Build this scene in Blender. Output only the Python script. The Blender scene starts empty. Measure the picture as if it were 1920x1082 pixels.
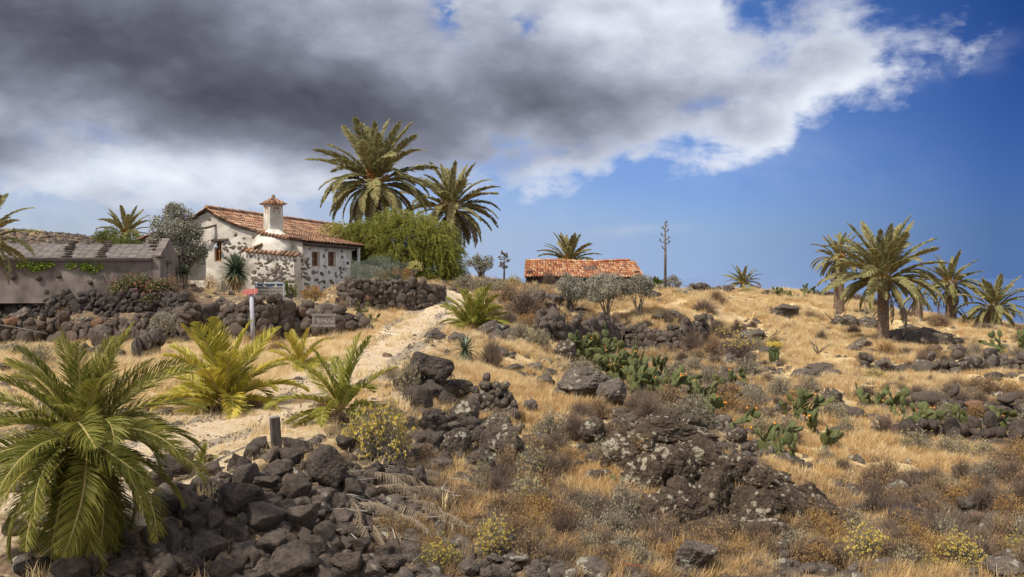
import bpy, bmesh, math, random
import numpy as np
from mathutils import Vector, Matrix, Euler, Quaternion
rnd = random.Random(11)
rng = np.random.default_rng(11)
R = math.radians
scene = bpy.context.scene
COL = scene.collection
F = 1866.67            # focal length in pixels of the 1920 wide photograph
HZ = 520.0             # eye-level row

# ---------------------------------------------------------------- camera
cam = bpy.data.cameras.new("camera")
cam.lens = 35; cam.sensor_width = 36; cam.shift_y = (HZ - 541) / 1920
cam.clip_start = 0.1; cam.clip_end = 200000
camo = bpy.data.objects.new("camera", cam); COL.objects.link(camo)
camo.location = (0, 0, 0); camo.rotation_euler = (R(90), 0, 0)
scene.camera = camo
scene.view_settings.view_transform = 'Standard'
scene.view_settings.look = 'None'
scene.view_settings.gamma = 1
scene.view_settings.use_curve_mapping = False
scene.view_settings.exposure = 0.66
scene.cycles.max_bounces = 6
scene.cycles.transparent_max_bounces = 6

# ---------------------------------------------------------------- sun
SUN_AZ = 52            # degrees to the left of straight behind the camera
SUN_EL = 52
to_sun = Vector((-math.sin(R(SUN_AZ)) * math.cos(R(SUN_EL)), -math.cos(R(SUN_AZ)) * math.cos(R(SUN_EL)), math.sin(R(SUN_EL))))
sl = bpy.data.lights.new("sun", 'SUN'); sl.energy = 3.1; sl.angle = R(3); sl.color = (1.0, 0.93, 0.82)
so = bpy.data.objects.new("sun", sl); COL.objects.link(so)
so.rotation_euler = to_sun.to_track_quat('Z', 'Y').to_euler(); so.location = (-30, -30, 40)

# ---------------------------------------------------------------- node helper
class NT:
    def __init__(s, tree): s.t = tree; s.n = tree.nodes; s.l = tree.links
    def new(s, typ, **kw):
        n = s.n.new(typ)
        for k, v in kw.items(): setattr(n, k, v)
        return n
    def put(s, sock, v):
        if v is None: return
        if isinstance(v, bpy.types.NodeSocket): s.l.new(v, sock)
        elif isinstance(v, (tuple, list)) and sock.type == 'RGBA' and len(v) == 3: sock.default_value = (*v, 1)
        else: sock.default_value = v
    def math(s, op, a, b=None, c=None, clamp=False):
        n = s.new('ShaderNodeMath', operation=op, use_clamp=clamp)
        for i, v in enumerate((a, b, c)):
            if v is not None: s.put(n.inputs[i], v)
        return n.outputs[0]
    def mr(s, v, a, b, c=0.0, d=1.0, smooth=True):
        n = s.new('ShaderNodeMapRange', interpolation_type='SMOOTHSTEP' if smooth else 'LINEAR')
        for i, q in enumerate((v, a, b, c, d)): s.put(n.inputs[i], q)
        return n.outputs[0]
    def mix(s, f, a, b, blend='MIX'):
        n = s.new('ShaderNodeMix', data_type='RGBA', blend_type=blend)
        s.put(n.inputs[0], f); s.put(n.inputs[6], a); s.put(n.inputs[7], b)
        return n.outputs[2]
    def noise(s, scale, detail=4, rough=.55, vec=None, dist=0.0, out=0):
        n = s.new('ShaderNodeTexNoise')
        s.put(n.inputs['Scale'], scale); n.inputs['Detail'].default_value = detail
        n.inputs['Roughness'].default_value = rough; n.inputs['Distortion'].default_value = dist
        if vec is not None: s.l.new(vec, n.inputs['Vector'])
        return n.outputs[out]
    def voro(s, scale, vec=None, feature='F1', out='Distance', rand=1.0):
        n = s.new('ShaderNodeTexVoronoi', feature=feature)
        n.inputs['Scale'].default_value = scale; n.inputs['Randomness'].default_value = rand
        if vec is not None: s.l.new(vec, n.inputs['Vector'])
        return n.outputs[out]
    def ramp(s, f, stops):
        n = s.new('ShaderNodeValToRGB'); e = n.color_ramp.elements
        while len(e) < len(stops): e.new(0.5)
        for i, (p, c) in enumerate(stops): e[i].position = p; e[i].color = (*c, 1)
        s.put(n.inputs[0], f); return n.outputs[0]
    def coords(s, kind='Object'):
        return s.new('ShaderNodeTexCoord').outputs[kind]
    def mapping(s, vec, scale=(1, 1, 1), rot=(0, 0, 0), loc=(0, 0, 0)):
        n = s.new('ShaderNodeMapping'); s.l.new(vec, n.inputs[0])
        n.inputs['Location'].default_value = loc; n.inputs['Rotation'].default_value = rot; n.inputs['Scale'].default_value = scale
        return n.outputs[0]
    def attr(s, name, out='Fac'):
        return s.new('ShaderNodeAttribute', attribute_name=name).outputs[out]
    def orand(s): return s.new('ShaderNodeObjectInfo').outputs['Random']
    def island(s): return s.new('ShaderNodeNewGeometry').outputs['Random Per Island']
    def bump(s, h, strength=.5, dist=.02, normal=None):
        n = s.new('ShaderNodeBump'); n.inputs['Strength'].default_value = strength; n.inputs['Distance'].default_value = dist
        s.l.new(h, n.inputs['Height'])
        if normal is not None: s.l.new(normal, n.inputs['Normal'])
        return n.outputs[0]

# ---------------------------------------------------------------- sky
def uvdir(px, py):
    x = (px - 960) / F; z = (HZ - py) / F
    return math.atan2(x, 1), math.atan2(z, math.hypot(x, 1))

world = bpy.data.worlds.new("World"); scene.world = world; world.use_nodes = True
T = NT(world.node_tree); T.n.clear()
wo = T.new('ShaderNodeOutputWorld'); bg = T.new('ShaderNodeBackground')
T.l.new(bg.outputs[0], wo.inputs[0]); bg.inputs[1].default_value = 0.1
skt = T.new('ShaderNodeTexSky', sky_type='NISHITA'); skt.sun_disc = False
skt.sun_elevation = R(SUN_EL); skt.sun_rotation = R(180 + SUN_AZ)
skt.air_density = 1.0; skt.dust_density = 0.6; skt.ozone_density = 2.0; skt.altitude = 300
D = T.coords('Generated')
_s = T.new('ShaderNodeSeparateXYZ'); T.l.new(D, _s.inputs[0]); _c = T.new('ShaderNodeCombineXYZ'); T.l.new(_s.outputs[0], _c.inputs[0]); T.l.new(_s.outputs[1], _c.inputs[1]); T.l.new(T.math('MAXIMUM', _s.outputs[2], .045), _c.inputs[2]); T.l.new(_c.outputs[0], skt.inputs[0])
sp = T.new('ShaderNodeSeparateXYZ'); T.l.new(D, sp.inputs[0]); dx, dy, dz = sp.outputs
U = T.math('ARCTAN2', dx, dy)
rxy = T.math('SQRT', T.math('ADD', T.math('MULTIPLY', dx, dx), T.math('MULTIPLY', dy, dy)))
W = T.math('ARCTAN2', dz, rxy)
nv = T.mapping(D, scale=(1, 1, 1.7))
n_big = T.noise(5.0, 8, .52, nv, .2)
n_mid = T.noise(11.0, 9, .56, T.mapping(nv, loc=(3.1, 1.7, .4)), .25)
n_fin = T.noise(30.0, 8, .58, T.mapping(nv, loc=(1.1, 5.7, 2.4)), .15)
def curve(sock_u, pts):
    """piecewise boundary: pts = [(px, py)] -> elevation as a function of azimuth"""
    n = T.new('ShaderNodeFloatCurve')
    uu = T.mr(sock_u, -0.6, 0.6, smooth=False)
    T.l.new(uu, n.inputs['Value'])
    c = n.mapping.curves[0]
    q = sorted((uvdir(px, py)[0] / 1.2 + .5, uvdir(px, py)[1] * 2 + 0.3) for px, py in pts)
    q = [(0.0, q[0][1])] + q + [(1.0, q[-1][1])]
    while len(c.points) < len(q): c.points.new(.5, .5)
    for p, (a, b) in zip(c.points, q): p.location = (a, b)
    n.mapping.update()
    return T.math('MULTIPLY', T.math('SUBTRACT', n.outputs[0], .3), .5)
vn = T.new('ShaderNodeTexVoronoi', feature='SMOOTH_F1'); vn.inputs['Scale'].default_value = 8.5; vn.normalize = True; vn.inputs['Detail'].default_value = 2; vn.inputs['Roughness'].default_value = .6; vn.inputs['Smoothness'].default_value = .6
va = T.new('ShaderNodeVectorMath', operation='MULTIPLY_ADD'); T.l.new(T.noise(9.0, 3, .5, nv, out=1), va.inputs[0]); va.inputs[1].default_value = (.10, .10, .10); T.l.new(nv, va.inputs[2]); T.l.new(va.outputs[0], vn.inputs['Vector']); puff = vn.outputs['Distance']
warp = T.math('ADD', T.math('MULTIPLY', T.math('SUBTRACT', .36, puff), .07), T.math('ADD', T.math('MULTIPLY', T.math('SUBTRACT', n_mid, .5), .15), T.math('MULTIPLY', T.math('SUBTRACT', n_fin, .5), .09)))
low = curve(U, [(-100, 365), (100, 375), (230, 382), (400, 400), (560, 388), (700, 368), (900, 352), (1050, 350), (1160, 322), (1330, 318), (1470, 285), (1510, 225), (1580, 180), (1750, 148), (1840, 112), (1900, 20), (1960, -60)])
high = curve(U, [(-100, -700), (1250, -700), (1330, -250), (1385, 10), (1450, 30), (1600, 42), (1720, 76), (1830, 96), (1880, 118), (1960, 160)])
a_low = T.mr(T.math('ADD', T.math('SUBTRACT', W, low), warp), -.012, .040)
a_high = T.mr(T.math('ADD', T.math('SUBTRACT', high, W), warp), -.018, .044)
cover = T.math('MULTIPLY', a_low, a_high)
def blob(px, py, rx, ry, rot=0, wob=None):
    u0, w0 = uvdir(px, py)
    a = T.math('SUBTRACT', U, u0); b = T.math('SUBTRACT', W, w0)
    if rot:
        c, s_ = math.cos(R(rot)), math.sin(R(rot))
        a2 = T.math('ADD', T.math('MULTIPLY', a, c), T.math('MULTIPLY', b, s_))
        b = T.math('SUBTRACT', T.math('MULTIPLY', b, c), T.math('MULTIPLY', a, s_)); a = a2
    a = T.math('DIVIDE', a, rx / F); b = T.math('DIVIDE', b, ry / F)
    d = T.math('ADD', T.math('MULTIPLY', a, a), T.math('MULTIPLY', b, b))
    return T.math('EXPONENT', T.math('MULTIPLY', d, -1.0))
# small blue holes and extra wisps
hole = T.math('ADD', blob(838, 28, 26, 40, 20), T.math('MULTIPLY', blob(985, 50, 28, 20), .8))
hole = T.math('ADD', hole, T.math('MULTIPLY', blob(1330, 195, 60, 14, 8), .5))
hole = T.math('ADD', hole, T.math('MULTIPLY', blob(1000, 300, 110, 22, 12), .45))
hole = T.math('ADD', hole, T.math('MULTIPLY', blob(150, 262, 70, 26, 0), .45))
hole = T.math('MULTIPLY', hole, T.mr(n_fin, .40, .60))
cover = T.math('SUBTRACT', cover, hole, clamp=True)
wisp = T.math('ADD', T.math('MULTIPLY', blob(1210, 430, 80, 11, 3), .34), T.math('MULTIPLY', blob(1000, 440, 190, 26), .10))
wisp = T.math('ADD', wisp, T.math('MULTIPLY', blob(1790, 118, 90, 24, 8), .45))
wisp = T.math('MULTIPLY', wisp, T.mr(n_mid, .36, .66))
cover = T.math('MAXIMUM', cover, wisp)
veil = T.math('ADD', T.math('MULTIPLY', blob(150, 390, 620, 90), .62), T.math('MULTIPLY', blob(1350, 270, 260, 60, -10), .22))
veil = T.math('MULTIPLY', veil, T.mr(n_mid, .2, .7))
cover = T.math('MAXIMUM', cover, veil)
# unseen broken cloud behind and to the sides, thickened and whitened as fill light
side = T.mr(T.math('ABSOLUTE', U), .65, 1.1)
gen = T.mr(T.math('ADD', n_big, T.math('MULTIPLY', n_mid, .3)), .44, .66)
gen = T.math('MULTIPLY', gen, T.mr(W, .02, .12))
cover = T.math('ADD', T.math('MULTIPLY', cover, T.math('SUBTRACT', 1.0, side)), T.math('MULTIPLY', gen, side))
# how dark the underside is
dark = T.math('MULTIPLY', blob(90, 30, 560, 190, -4), 1.0)
for a in ((430, 150, 300, 90, -14, .30), (640, 230, 330, 85, -6, .50), (-20, 290, 95, 46, 0, .75), (1040, 190, 330, 95, -5, .46), (860, 60, 130, 50, 0, .10), (1010, 140, 120, 90, 0, .16), (1330, 170, 240, 40, 8, .24)):
    dark = T.math('ADD', dark, T.math('MULTIPLY', blob(*a[:5]), a[5]))
dark = T.math('MULTIPLY', dark, T.math('SUBTRACT', 1.0, side))
dark = T.math('ADD', dark, T.math('MULTIPLY', side, -.25))  # negative darkness whitens the unseen side clouds for more fill
lit = T.math('ADD', T.math('MULTIPLY', blob(640, 85, 130, 45, -12), .10), T.math('MULTIPLY', blob(330, 325, 300, 42), .34))
edge_l = T.math('DIVIDE', T.math('SUBTRACT', W, low), .030); lit = T.math('ADD', lit, T.math('MULTIPLY', T.math('MULTIPLY', T.math('EXPONENT', T.math('MULTIPLY', T.math('MULTIPLY', edge_l, edge_l), -1.0)), T.mr(U, -.15, .05)), .30))
dark = T.math('SUBTRACT', dark, lit)
detail = T.math('ADD',  T.math('MULTIPLY', T.math('SUBTRACT', n_big, .5), .75), T.math('ADD', T.math('MULTIPLY', T.math('SUBTRACT', n_mid, .5), 1.05), T.math('MULTIPLY', T.math('SUBTRACT', n_fin, .5), .35)))
detail = T.math('ADD', T.math('MULTIPLY', detail, .8), T.math('MULTIPLY', T.math('SUBTRACT', puff, .29), .9))
dk = T.math('ADD', dark, detail)
ccol = T.ramp(T.mr(dk, -.35, 1.35, smooth=False), [(0.0, (.66, .68, .73)), (.20, (.48, .51, .58)), (.40, (.29, .31, .38)), (.62, (.150, .160, .205)), (.85, (.078, .082, .108)), (1.0, (.05, .053, .072))])
ccol = T.mix(1.0, ccol, (9.3, 9.3, 9.3), 'MULTIPLY')
# clear sky: Nishita, deepened to the right as in the photograph
elev = T.mr(W, 0.0, .27, smooth=False)
tr = T.mr(U, -.30, .50, smooth=False)
h_tint = T.ramp(tr, [(0, (.46, .47, .65)), (.35, (.45, .49, .76)), (.61, (.34, .41, .70)), (.94, (.10, .16, .385))])
z_tint = T.ramp(tr, [(0, (.45, .57, .82)), (.62, (.24, .38, .66)), (1.0, (.030, .092, .27))])
tint = T.mix(T.math('POWER', elev, .9), h_tint, z_tint)
blue = T.mix(1.0, skt.outputs[0], tint, 'MULTIPLY')
skyc = T.mix(cover, blue, ccol)
T.l.new(skyc, bg.inputs[0])

# ---------------------------------------------------------------- noise in numpy
def _hash(ix, iy, iz, seed):
    h = (ix * 374761393 + iy * 668265263 + iz * 2147483647 + seed * 974634777) & 0xffffffff
    h = ((h ^ (h >> 13)) * 1274126177) & 0xffffffff
    h = (h ^ (h >> 16)) & 0xffffffff
    return h / 4294967295.0
def vnoise(p, seed=0):
    p = np.asarray(p, float); i = np.floor(p).astype(np.int64); f = p - i; f = f * f * (3 - 2 * f)
    out = 0
    for a in (0, 1):
        wa = f[..., 0] if a else 1 - f[..., 0]
        for b in (0, 1):
            wb = f[..., 1] if b else 1 - f[..., 1]
            for c in (0, 1):
                wc = f[..., 2] if c else 1 - f[..., 2]
                out = out + wa * wb * wc * _hash(i[..., 0] + a, i[..., 1] + b, i[..., 2] + c, seed)
    return out * 2 - 1
def fbm(p, oct=4, seed=0, gain=.5):
    p = np.asarray(p, float); s = 0; a = 1
    for k in range(oct):
        s = s + a * vnoise(p * (2.03 ** k) + 17.3 * k, seed + k); a *= gain
    return s

# ---------------------------------------------------------------- terrain
CP = """-500,1082,11 -300,1082,11 0,1082,11 200,1082,11 400,1082,11.3 550,1082,11.5 700,1082,11.8 900,1082,12 1100,1082,12 1300,1082,12.2 1500,1082,12.5 1700,1082,12.5 1920,1082,12.5 2300,1082,12.5
-300,950,12.6 0,950,12.5 200,950,12.6 400,960,12.6 550,960,12.6 700,960,13.3 900,960,14.2 1100,980,14.2 1300,1000,14.2 1500,1000,14.8 1700,980,15.5 1900,950,16.5 2300,940,17
250,875,14.4 430,860,14.5 520,850,14.8 600,840,15.2 680,845,15.4 750,880,15.3 900,860,17.5 1050,880,17 1250,860,16.7 1450,880,18 1600,900,19 1750,900,19.5 1900,880,21 2200,880,21
-300,800,17 0,800,17 150,780,18 300,850,15.3 400,780,18.7 500,750,20.7 600,710,23.5 300,700,24 100,700,25 700,690,25 760,640,30.5 830,590,40 700,600,38 860,570,46 880,550,55
-300,660,31 0,660,31 200,660,31 400,650,33 550,632,36 0,641,35.5 200,641,35.5 400,641,35.5 -300,641,35.5 650,620,37.5
-300,600,36.6 0,600,36.6 200,600,36.6 330,598,36.6 450,575,37.3 600,582,38.2 -300,597,37.9 0,597,37.9 100,597,37.9 200,597,37.9 300,597,37.9 -300,546,38.7 0,546,38.7 100,546,38.7 200,546,38.7 300,548,38.9 400,560,39.5 500,562,41
567,569,46 640,548,52 480,560,45.5 380,545,46 600,565,44
620,581,43 720,583,43 780,580,44 640,540,44.3 720,540,44.5 800,540,46 850,540,54 760,534,54
920,530,60 1000,541,64 950,550,52 1000,560,50 980,600,42 900,640,34 880,690,27 950,700,26.5 1000,650,33 820,730,21.5 780,790,18.3
1000,541,74 1200,546,74 1100,543,80 1250,551,66 1180,570,60 1350,572,60 1100,603,53 1200,603,53 1300,602,53.5 1100,640,50.5 1200,645,50.5 1300,655,48 1380,620,54
1150,700,35 1150,760,28 1250,760,28.5 1350,700,37 1350,760,28.5 1000,700,29 1050,760,23 1200,780,23.5 950,760,21.5 850,760,21 1000,820,19.3
1400,640,50 1450,600,60 1400,572,68 1300,554,80 1400,550,88 1500,554,90 1600,573,80 1700,592,72 1800,602,68 1920,620,64 2200,640,60
1500,690,40 1600,657,47 1650,652,50 1750,690,42 1900,692,42 2200,700,42 1750,650,50 1500,760,30 1700,745,32.5 1850,745,33 2200,750,33 1850,832,25.8 2200,835,25.8 1700,800,27 1550,830,24 1450,800,24.5 1650,860,22"""
pts = []
for tok in CP.split():
    a, b, c = map(float, tok.split(','))
    pts.append(((a - 960) / F, c, -(b - HZ) / F * c))
def wp(x, y, z): pts.append((x / y, y, z))
for X in (-12, -5, 0, 5, 12):
    wp(X * .9, 8.5, -3.75)
for X in (-3, 0, 3): wp(X, 4, -2.6)
wp(-1, 1.6, -1.9); wp(1, 1.6, -1.9)
for X, Y, z in ((-24, 46, -.35), (-17, 52, -.3), (-9.5, 60, -.3), (-30, 60, 0), (-20, 75, .1), (-5, 75, -.6), (0, 85, -1.3), (-5, 100, -2.5), (10, 100, -2.2), (25, 105, -4), (38, 98, -6.5), (50, 90, -8), (5, 130, -9), (30, 130, -14), (60, 130, -18)): wp(X, Y, z)
for px, py, Y in ((60, 449, 120), (190, 463, 120), (-200, 436, 120), (-500, 420, 120), (350, 492, 120), (560, 515, 120), (700, 545, 120)): pts.append(((px - 960) / F, Y, -(py - HZ) / F * Y))
for X in (-90, -50, -20): wp(X, 155, 2 if X < -60 else -8)
pts = np.array(pts)
def warpc(u, Y): return np.stack([u * 3.0, np.log(Y) * 1.6], -1)
Pc = warpc(pts[:, 0], pts[:, 1])
def phi(d2): return np.sqrt(d2 + .0006)
d2 = ((Pc[:, None] - Pc[None]) ** 2).sum(-1)
A = np.block([[phi(d2) + np.eye(len(Pc)) * 1e-4, np.ones((len(Pc), 1)), Pc], [np.vstack([np.ones(len(Pc)), Pc.T]), np.zeros((3, 3))]])
coef = np.linalg.solve(A, np.concatenate([pts[:, 2], np.zeros(3)]))
def base_h(u, Y):
    q = warpc(u, Y); d2 = ((q[:, None] - Pc[None]) ** 2).sum(-1)
    return phi(d2) @ coef[:-3] + coef[-3] + q @ coef[-2:]
NU, NY = 420, 440
UU = np.linspace(-.78, .78, NU)
YY = np.exp(np.linspace(math.log(1.5), math.log(150), NY))
gu, gy = np.meshgrid(UU, YY, indexing='ij')
ZB = np.concatenate([base_h(gu[i], gy[i]) for i in range(NU)]).reshape(NU, NY)
# track centre line in ground coordinates
track_px = [(60, 905, 3), (180, 880, 3), (300, 846, 3), (420, 806, 3), (520, 772, 3), (600, 735, 3), (665, 700, 3), (715, 665, 3), (750, 636, 3), (775, 615, 3), (790, 598, 3), (815, 584, 3), (840, 573, 3), (858, 562, 3)]
def lookup0(px, py):
    u = (px - 960) / F; i = int(round((u - UU[0]) / (UU[1] - UU[0]))); i = min(max(i, 0), NU - 1)
    row = HZ - F * ZB[i] / YY
    j = np.argmax((row <= py) & (YY > 9)); return u * YY[j], YY[j]
track = np.array([lookup0(a, b) for a, b, _ in track_px])
def track_dist(X, Y):
    best = np.full(X.shape, 1e9); side = np.zeros(X.shape)
    for k in range(len(track) - 1):
        a, b = track[k], track[k + 1]; d = b - a; L2 = (d ** 2).sum()
        t = np.clip(((X - a[0]) * d[0] + (Y - a[1]) * d[1]) / L2, 0, 1)
        ex = X - a[0] - t * d[0]; ey = Y - a[1] - t * d[1]; dd = np.hypot(ex, ey)
        sg = np.sign(d[0] * ey - d[1] * ex)
        m = dd < best; best[m] = dd[m]; side[m] = sg[m]
    return best, side
gx = gu * gy
TD, TS = track_dist(gx.ravel(), gy.ravel()); TD = TD.reshape(gx.shape); TS = TS.reshape(gx.shape)
P3 = np.stack([gx, gy, np.zeros_like(gx)], -1)
rough_m = np.clip((TD - 1.2) / 1.8, 0.05, 1)
far = np.clip(gy / 30, .5, 2.2)
Nz = fbm(P3 * .55, 3, 5) * .11 * far + fbm(P3 * 2.3, 3, 9) * .05 + np.abs(fbm(P3 * 1.3, 3, 21)) * .08
flat_left = 1 - .75 * ((gu * F + 960 < 700) & (gy > 22))
Z = ZB + Nz * rough_m * flat_left
ROW = HZ - F * Z / YY[None, :]
def G(px, py, ymin=9.0):
    """ground point seen at photo pixel (px,py)"""
    u = (px - 960) / F; fi = (u - UU[0]) / (UU[1] - UU[0]); i = int(min(max(fi, 0), NU - 2)); fr = min(max(fi - i, 0), 1)
    row = ROW[i] * (1 - fr) + ROW[i + 1] * fr; z = Z[i] * (1 - fr) + Z[i + 1] * fr
    ok = np.nonzero((row <= py) & (YY > ymin))[0]
    if len(ok) == 0: j = int(np.argmin(np.where(YY > ymin, row, 1e9)))
    else: j = ok[0]
    if j > 0 and row[j - 1] > py > row[j]:
        t = (row[j - 1] - py) / (row[j - 1] - row[j]); Y = YY[j - 1] + t * (YY[j] - YY[j - 1]); zz = z[j - 1] + t * (z[j] - z[j - 1])
    else: Y = YY[j]; zz = z[j]
    return Vector((u * Y, Y, zz))
def H(X, Y):
    u = X / Y; fi = (u - UU[0]) / (UU[1] - UU[0]); i = int(min(max(fi, 0), NU - 2)); fr = min(max(fi - i, 0), 1)
    fj = (math.log(Y) - math.log(1.5)) / (math.log(150) - math.log(1.5)) * (NY - 1); j = int(min(max(fj, 0), NY - 2)); g = min(max(fj - j, 0), 1)
    return float((Z[i, j] * (1 - g) + Z[i, j + 1] * g) * (1 - fr) + (Z[i + 1, j] * (1 - g) + Z[i + 1, j + 1] * g) * fr)
def at(px, py, Y): return Vector(((px - 960) / F * Y, Y, (HZ - py) / F * Y))
def pxof(v): return 960 + F * v[0] / v[1], HZ - F * v[2] / v[1]

# ---------------------------------------------------------------- object helpers
def mesh(name, v, f, mat=None, smooth=False, tint=None, mats=None, midx=None):
    me = bpy.data.meshes.new(name)
    v = np.asarray(v, np.float32).reshape(-1, 3)
    if isinstance(f, np.ndarray):
        k = f.shape[1]; me.vertices.add(len(v)); me.vertices.foreach_set('co', v.ravel())
        me.loops.add(f.size); me.loops.foreach_set('vertex_index', f.astype(np.int32).ravel())
        me.polygons.add(len(f)); me.polygons.foreach_set('loop_start', np.arange(0, f.size, k, dtype=np.int32))
        me.update(calc_edges=True)
    else: me.from_pydata(v.tolist(), [], f)
    if mats:
        for m in mats: me.materials.append(m)
        if midx is not None: me.polygons.foreach_set('material_index', np.asarray(midx, np.int32))
    elif mat: me.materials.append(mat)
    if tint is not None:
        a = me.attributes.new('tint', 'FLOAT', 'POINT'); a.data.foreach_set('value', np.asarray(tint, np.float32))
    me.polygons.foreach_set('use_smooth', np.full(len(me.polygons), smooth))
    me.update()
    return me
def link(name, me, parent=None, loc=(0, 0, 0), rot=(0, 0, 0), scl=(1, 1, 1), kind=None):
    o = bpy.data.objects.new(name, me); COL.objects.link(o)
    o.location = loc; o.rotation_euler = rot; o.scale = scl if hasattr(scl, '__len__') else (scl,) * 3
    if parent: o.parent = parent
    if kind: o['kind'] = kind
    return o
THINGS = []
def tag(o, label, cat, group=None, kind=None):
    o['label'] = label; o['category'] = cat
    if group: o['group'] = group
    if kind: o['kind'] = kind
    return o
def thing(name, label, cat, loc=(0, 0, 0), rz=0, group=None):
    o = bpy.data.objects.new(name, None); COL.objects.link(o); o.empty_display_size = .3
    o.location = loc; o.rotation_euler = (0, 0, rz)
    return tag(o, label, cat, group)
class MB:
    """collects pieces; build() links them as one mesh"""
    def __init__(s): s.v = []; s.f = []; s.n = 0; s.t = []
    def add(s, v, f, t=None):
        v = np.asarray(v, float).reshape(-1, 3); s.v.append(v)
        s.f += [tuple(i + s.n for i in q) for q in f]; s.t.append(np.full(len(v), rnd.random() if t is None else t)); s.n += len(v)
    def box(s, c, d, rot=None, t=None, top=1.0):
        x, y, z = (q / 2 for q in d)
        v = np.array([(sx * x * (top if sz > 0 else 1), sy * y * (top if sz > 0 else 1), sz * z) for sz in (-1, 1) for sx, sy in ((-1, -1), (1, -1), (1, 1), (-1, 1))])
        if rot is not None: v = v @ np.array(Euler(rot).to_matrix()).T
        s.add(v + np.array(c), [(0, 3, 2, 1), (4, 5, 6, 7), (0, 1, 5, 4), (1, 2, 6, 5), (2, 3, 7, 6), (3, 0, 4, 7)], t)
    def tube(s, P, r, n=6, t=None, cap=True):
        P = [Vector(p) for p in P]; m = len(P); r = r if hasattr(r, '__len__') else [r] * m
        V = []; up = Vector((0, 0, 1))
        for i, p in enumerate(P):
            d = (P[min(i + 1, m - 1)] - P[max(i - 1, 0)]).normalized()
            a = d.cross(up if abs(d.z) < .95 else Vector((1, 0, 0))).normalized(); b = d.cross(a)
            for k in range(n):
                an = 2 * math.pi * k / n; V.append(p + (a * math.cos(an) + b * math.sin(an)) * r[i])
        Fq = [(i * n + k, i * n + (k + 1) % n, (i + 1) * n + (k + 1) % n, (i + 1) * n + k) for i in range(m - 1) for k in range(n)]
        if cap: Fq += [tuple(reversed(range(n))), tuple((m - 1) * n + k for k in range(n))]
        s.add(V, Fq, t)
    def build(s, name, mat, parent=None, smooth=False, **kw):
        me = s.mesh(name, mat, smooth); return link(name, me, parent, **kw)
    def mesh(s, name, mat, smooth=False):
        return mesh(name, np.concatenate(s.v), s.f, mat, smooth, np.concatenate(s.t))
# ---------------------------------------------------------------- materials
def material(name, rough=.85, spec=.25):
    m = bpy.data.materials.new(name); m.use_nodes = True
    t = NT(m.node_tree); b = t.n.get('Principled BSDF'); b.inputs['Roughness'].default_value = rough
    b.inputs['Specular IOR Level'].default_value = spec
    return m, t, b
def leafmat(name, lo, hi, tip=None, rough=.55, transl=.25, brown=None, spec=.3):
    m, t, b = material(name, rough, spec)
    c = t.mix(t.attr('tint'), lo, hi)
    c = t.mix(t.math('MULTIPLY', t.orand(), .45), c, tip or hi)
    if brown: c = t.mix(t.mr(t.noise(1.7, 2, .5, t.coords()), .55, .75), c, brown)
    t.l.new(c, b.inputs['Base Color'])
    if transl:
        out = t.n.get('Material Output'); tr = t.new('ShaderNodeBsdfTranslucent'); mx = t.new('ShaderNodeMixShader')
        t.l.new(c, tr.inputs[0]); mx.inputs[0].default_value = transl
        t.l.new(b.outputs[0], mx.inputs[1]); t.l.new(tr.outputs[0], mx.inputs[2]); t.l.new(mx.outputs[0], out.inputs[0])
    return m
def rockmat(name, lo, hi, lichen=0.0, lcol=(.42, .40, .33), dusty=(.20, .155, .11), scale=1.0, rust=0.0, bump=.9, world_=True):
    m, t, b = material(name, .93, .15)
    g = t.new('ShaderNodeNewGeometry'); v = g.outputs['Position'] if world_ else t.coords()
    n1 = t.noise(2.2 * scale, 5, .6, v); n2 = t.noise(9 * scale, 6, .65, v, .4); n3 = t.noise(38 * scale, 3, .6, v)
    c = t.mix(t.mr(n2, .3, .7), lo, hi)
    c = t.mix(t.math('MULTIPLY', t.orand(), .6), c, hi)
    c = t.mix(t.math('MULTIPLY', t.mr(n1, .50, .72), .45), c, dusty)
    if rust: c = t.mix(t.math('MULTIPLY', t.mr(t.orand(), 1 - rust, 1 - rust + .02), .45), c, (.30, .13, .06))
    if lichen:
        vo = t.voro(7 * scale, v); ln = t.math('ADD', t.math('MULTIPLY', t.math('SUBTRACT', .5, vo), .55), t.noise(3.1 * scale, 7, .72, v, 1.0))
        ln = t.math('ADD', ln, t.math('MULTIPLY', t.math('SUBTRACT', n1, .5), 1.3)); lm = t.mr(ln, .93 - .34 * lichen, 1.0 - .34 * lichen)
        lc = t.mix(t.mr(n3, .3, .7), (lcol[0] * .55, lcol[1] * .55, lcol[2] * .5), lcol)
        c = t.mix(lm, c, lc)
    t.l.new(c, b.inputs['Base Color'])
    pits = t.voro(26 * scale, v); h = t.math('ADD', t.math('MULTIPLY', n2, 1.0), t.math('ADD', t.math('MULTIPLY', n3, .45), t.math('MULTIPLY', t.mr(pits, 0, .45), .35)))
    t.l.new(t.bump(h, bump, .05 / scale), b.inputs['Normal'])
    return m
M = {}
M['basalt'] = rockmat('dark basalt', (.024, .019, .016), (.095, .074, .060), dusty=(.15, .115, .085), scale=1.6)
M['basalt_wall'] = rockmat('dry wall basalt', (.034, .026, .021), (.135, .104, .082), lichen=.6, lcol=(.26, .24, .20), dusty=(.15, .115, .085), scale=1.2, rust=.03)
M['basalt_shade'] = rockmat('shade toned wall basalt', (.028, .023, .021), (.092, .074, .066), lichen=.5, lcol=(.20, .19, .17), dusty=(.12, .10, .085), scale=1.2)  # darker wall basalt: cloud shade on the left walls put into its colour
M['rock_lichen'] = rockmat('lichen rock', (.032, .025, .019), (.125, .097, .073), lichen=.85, lcol=(.42, .38, .30), dusty=(.17, .13, .09), scale=1.15)
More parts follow.
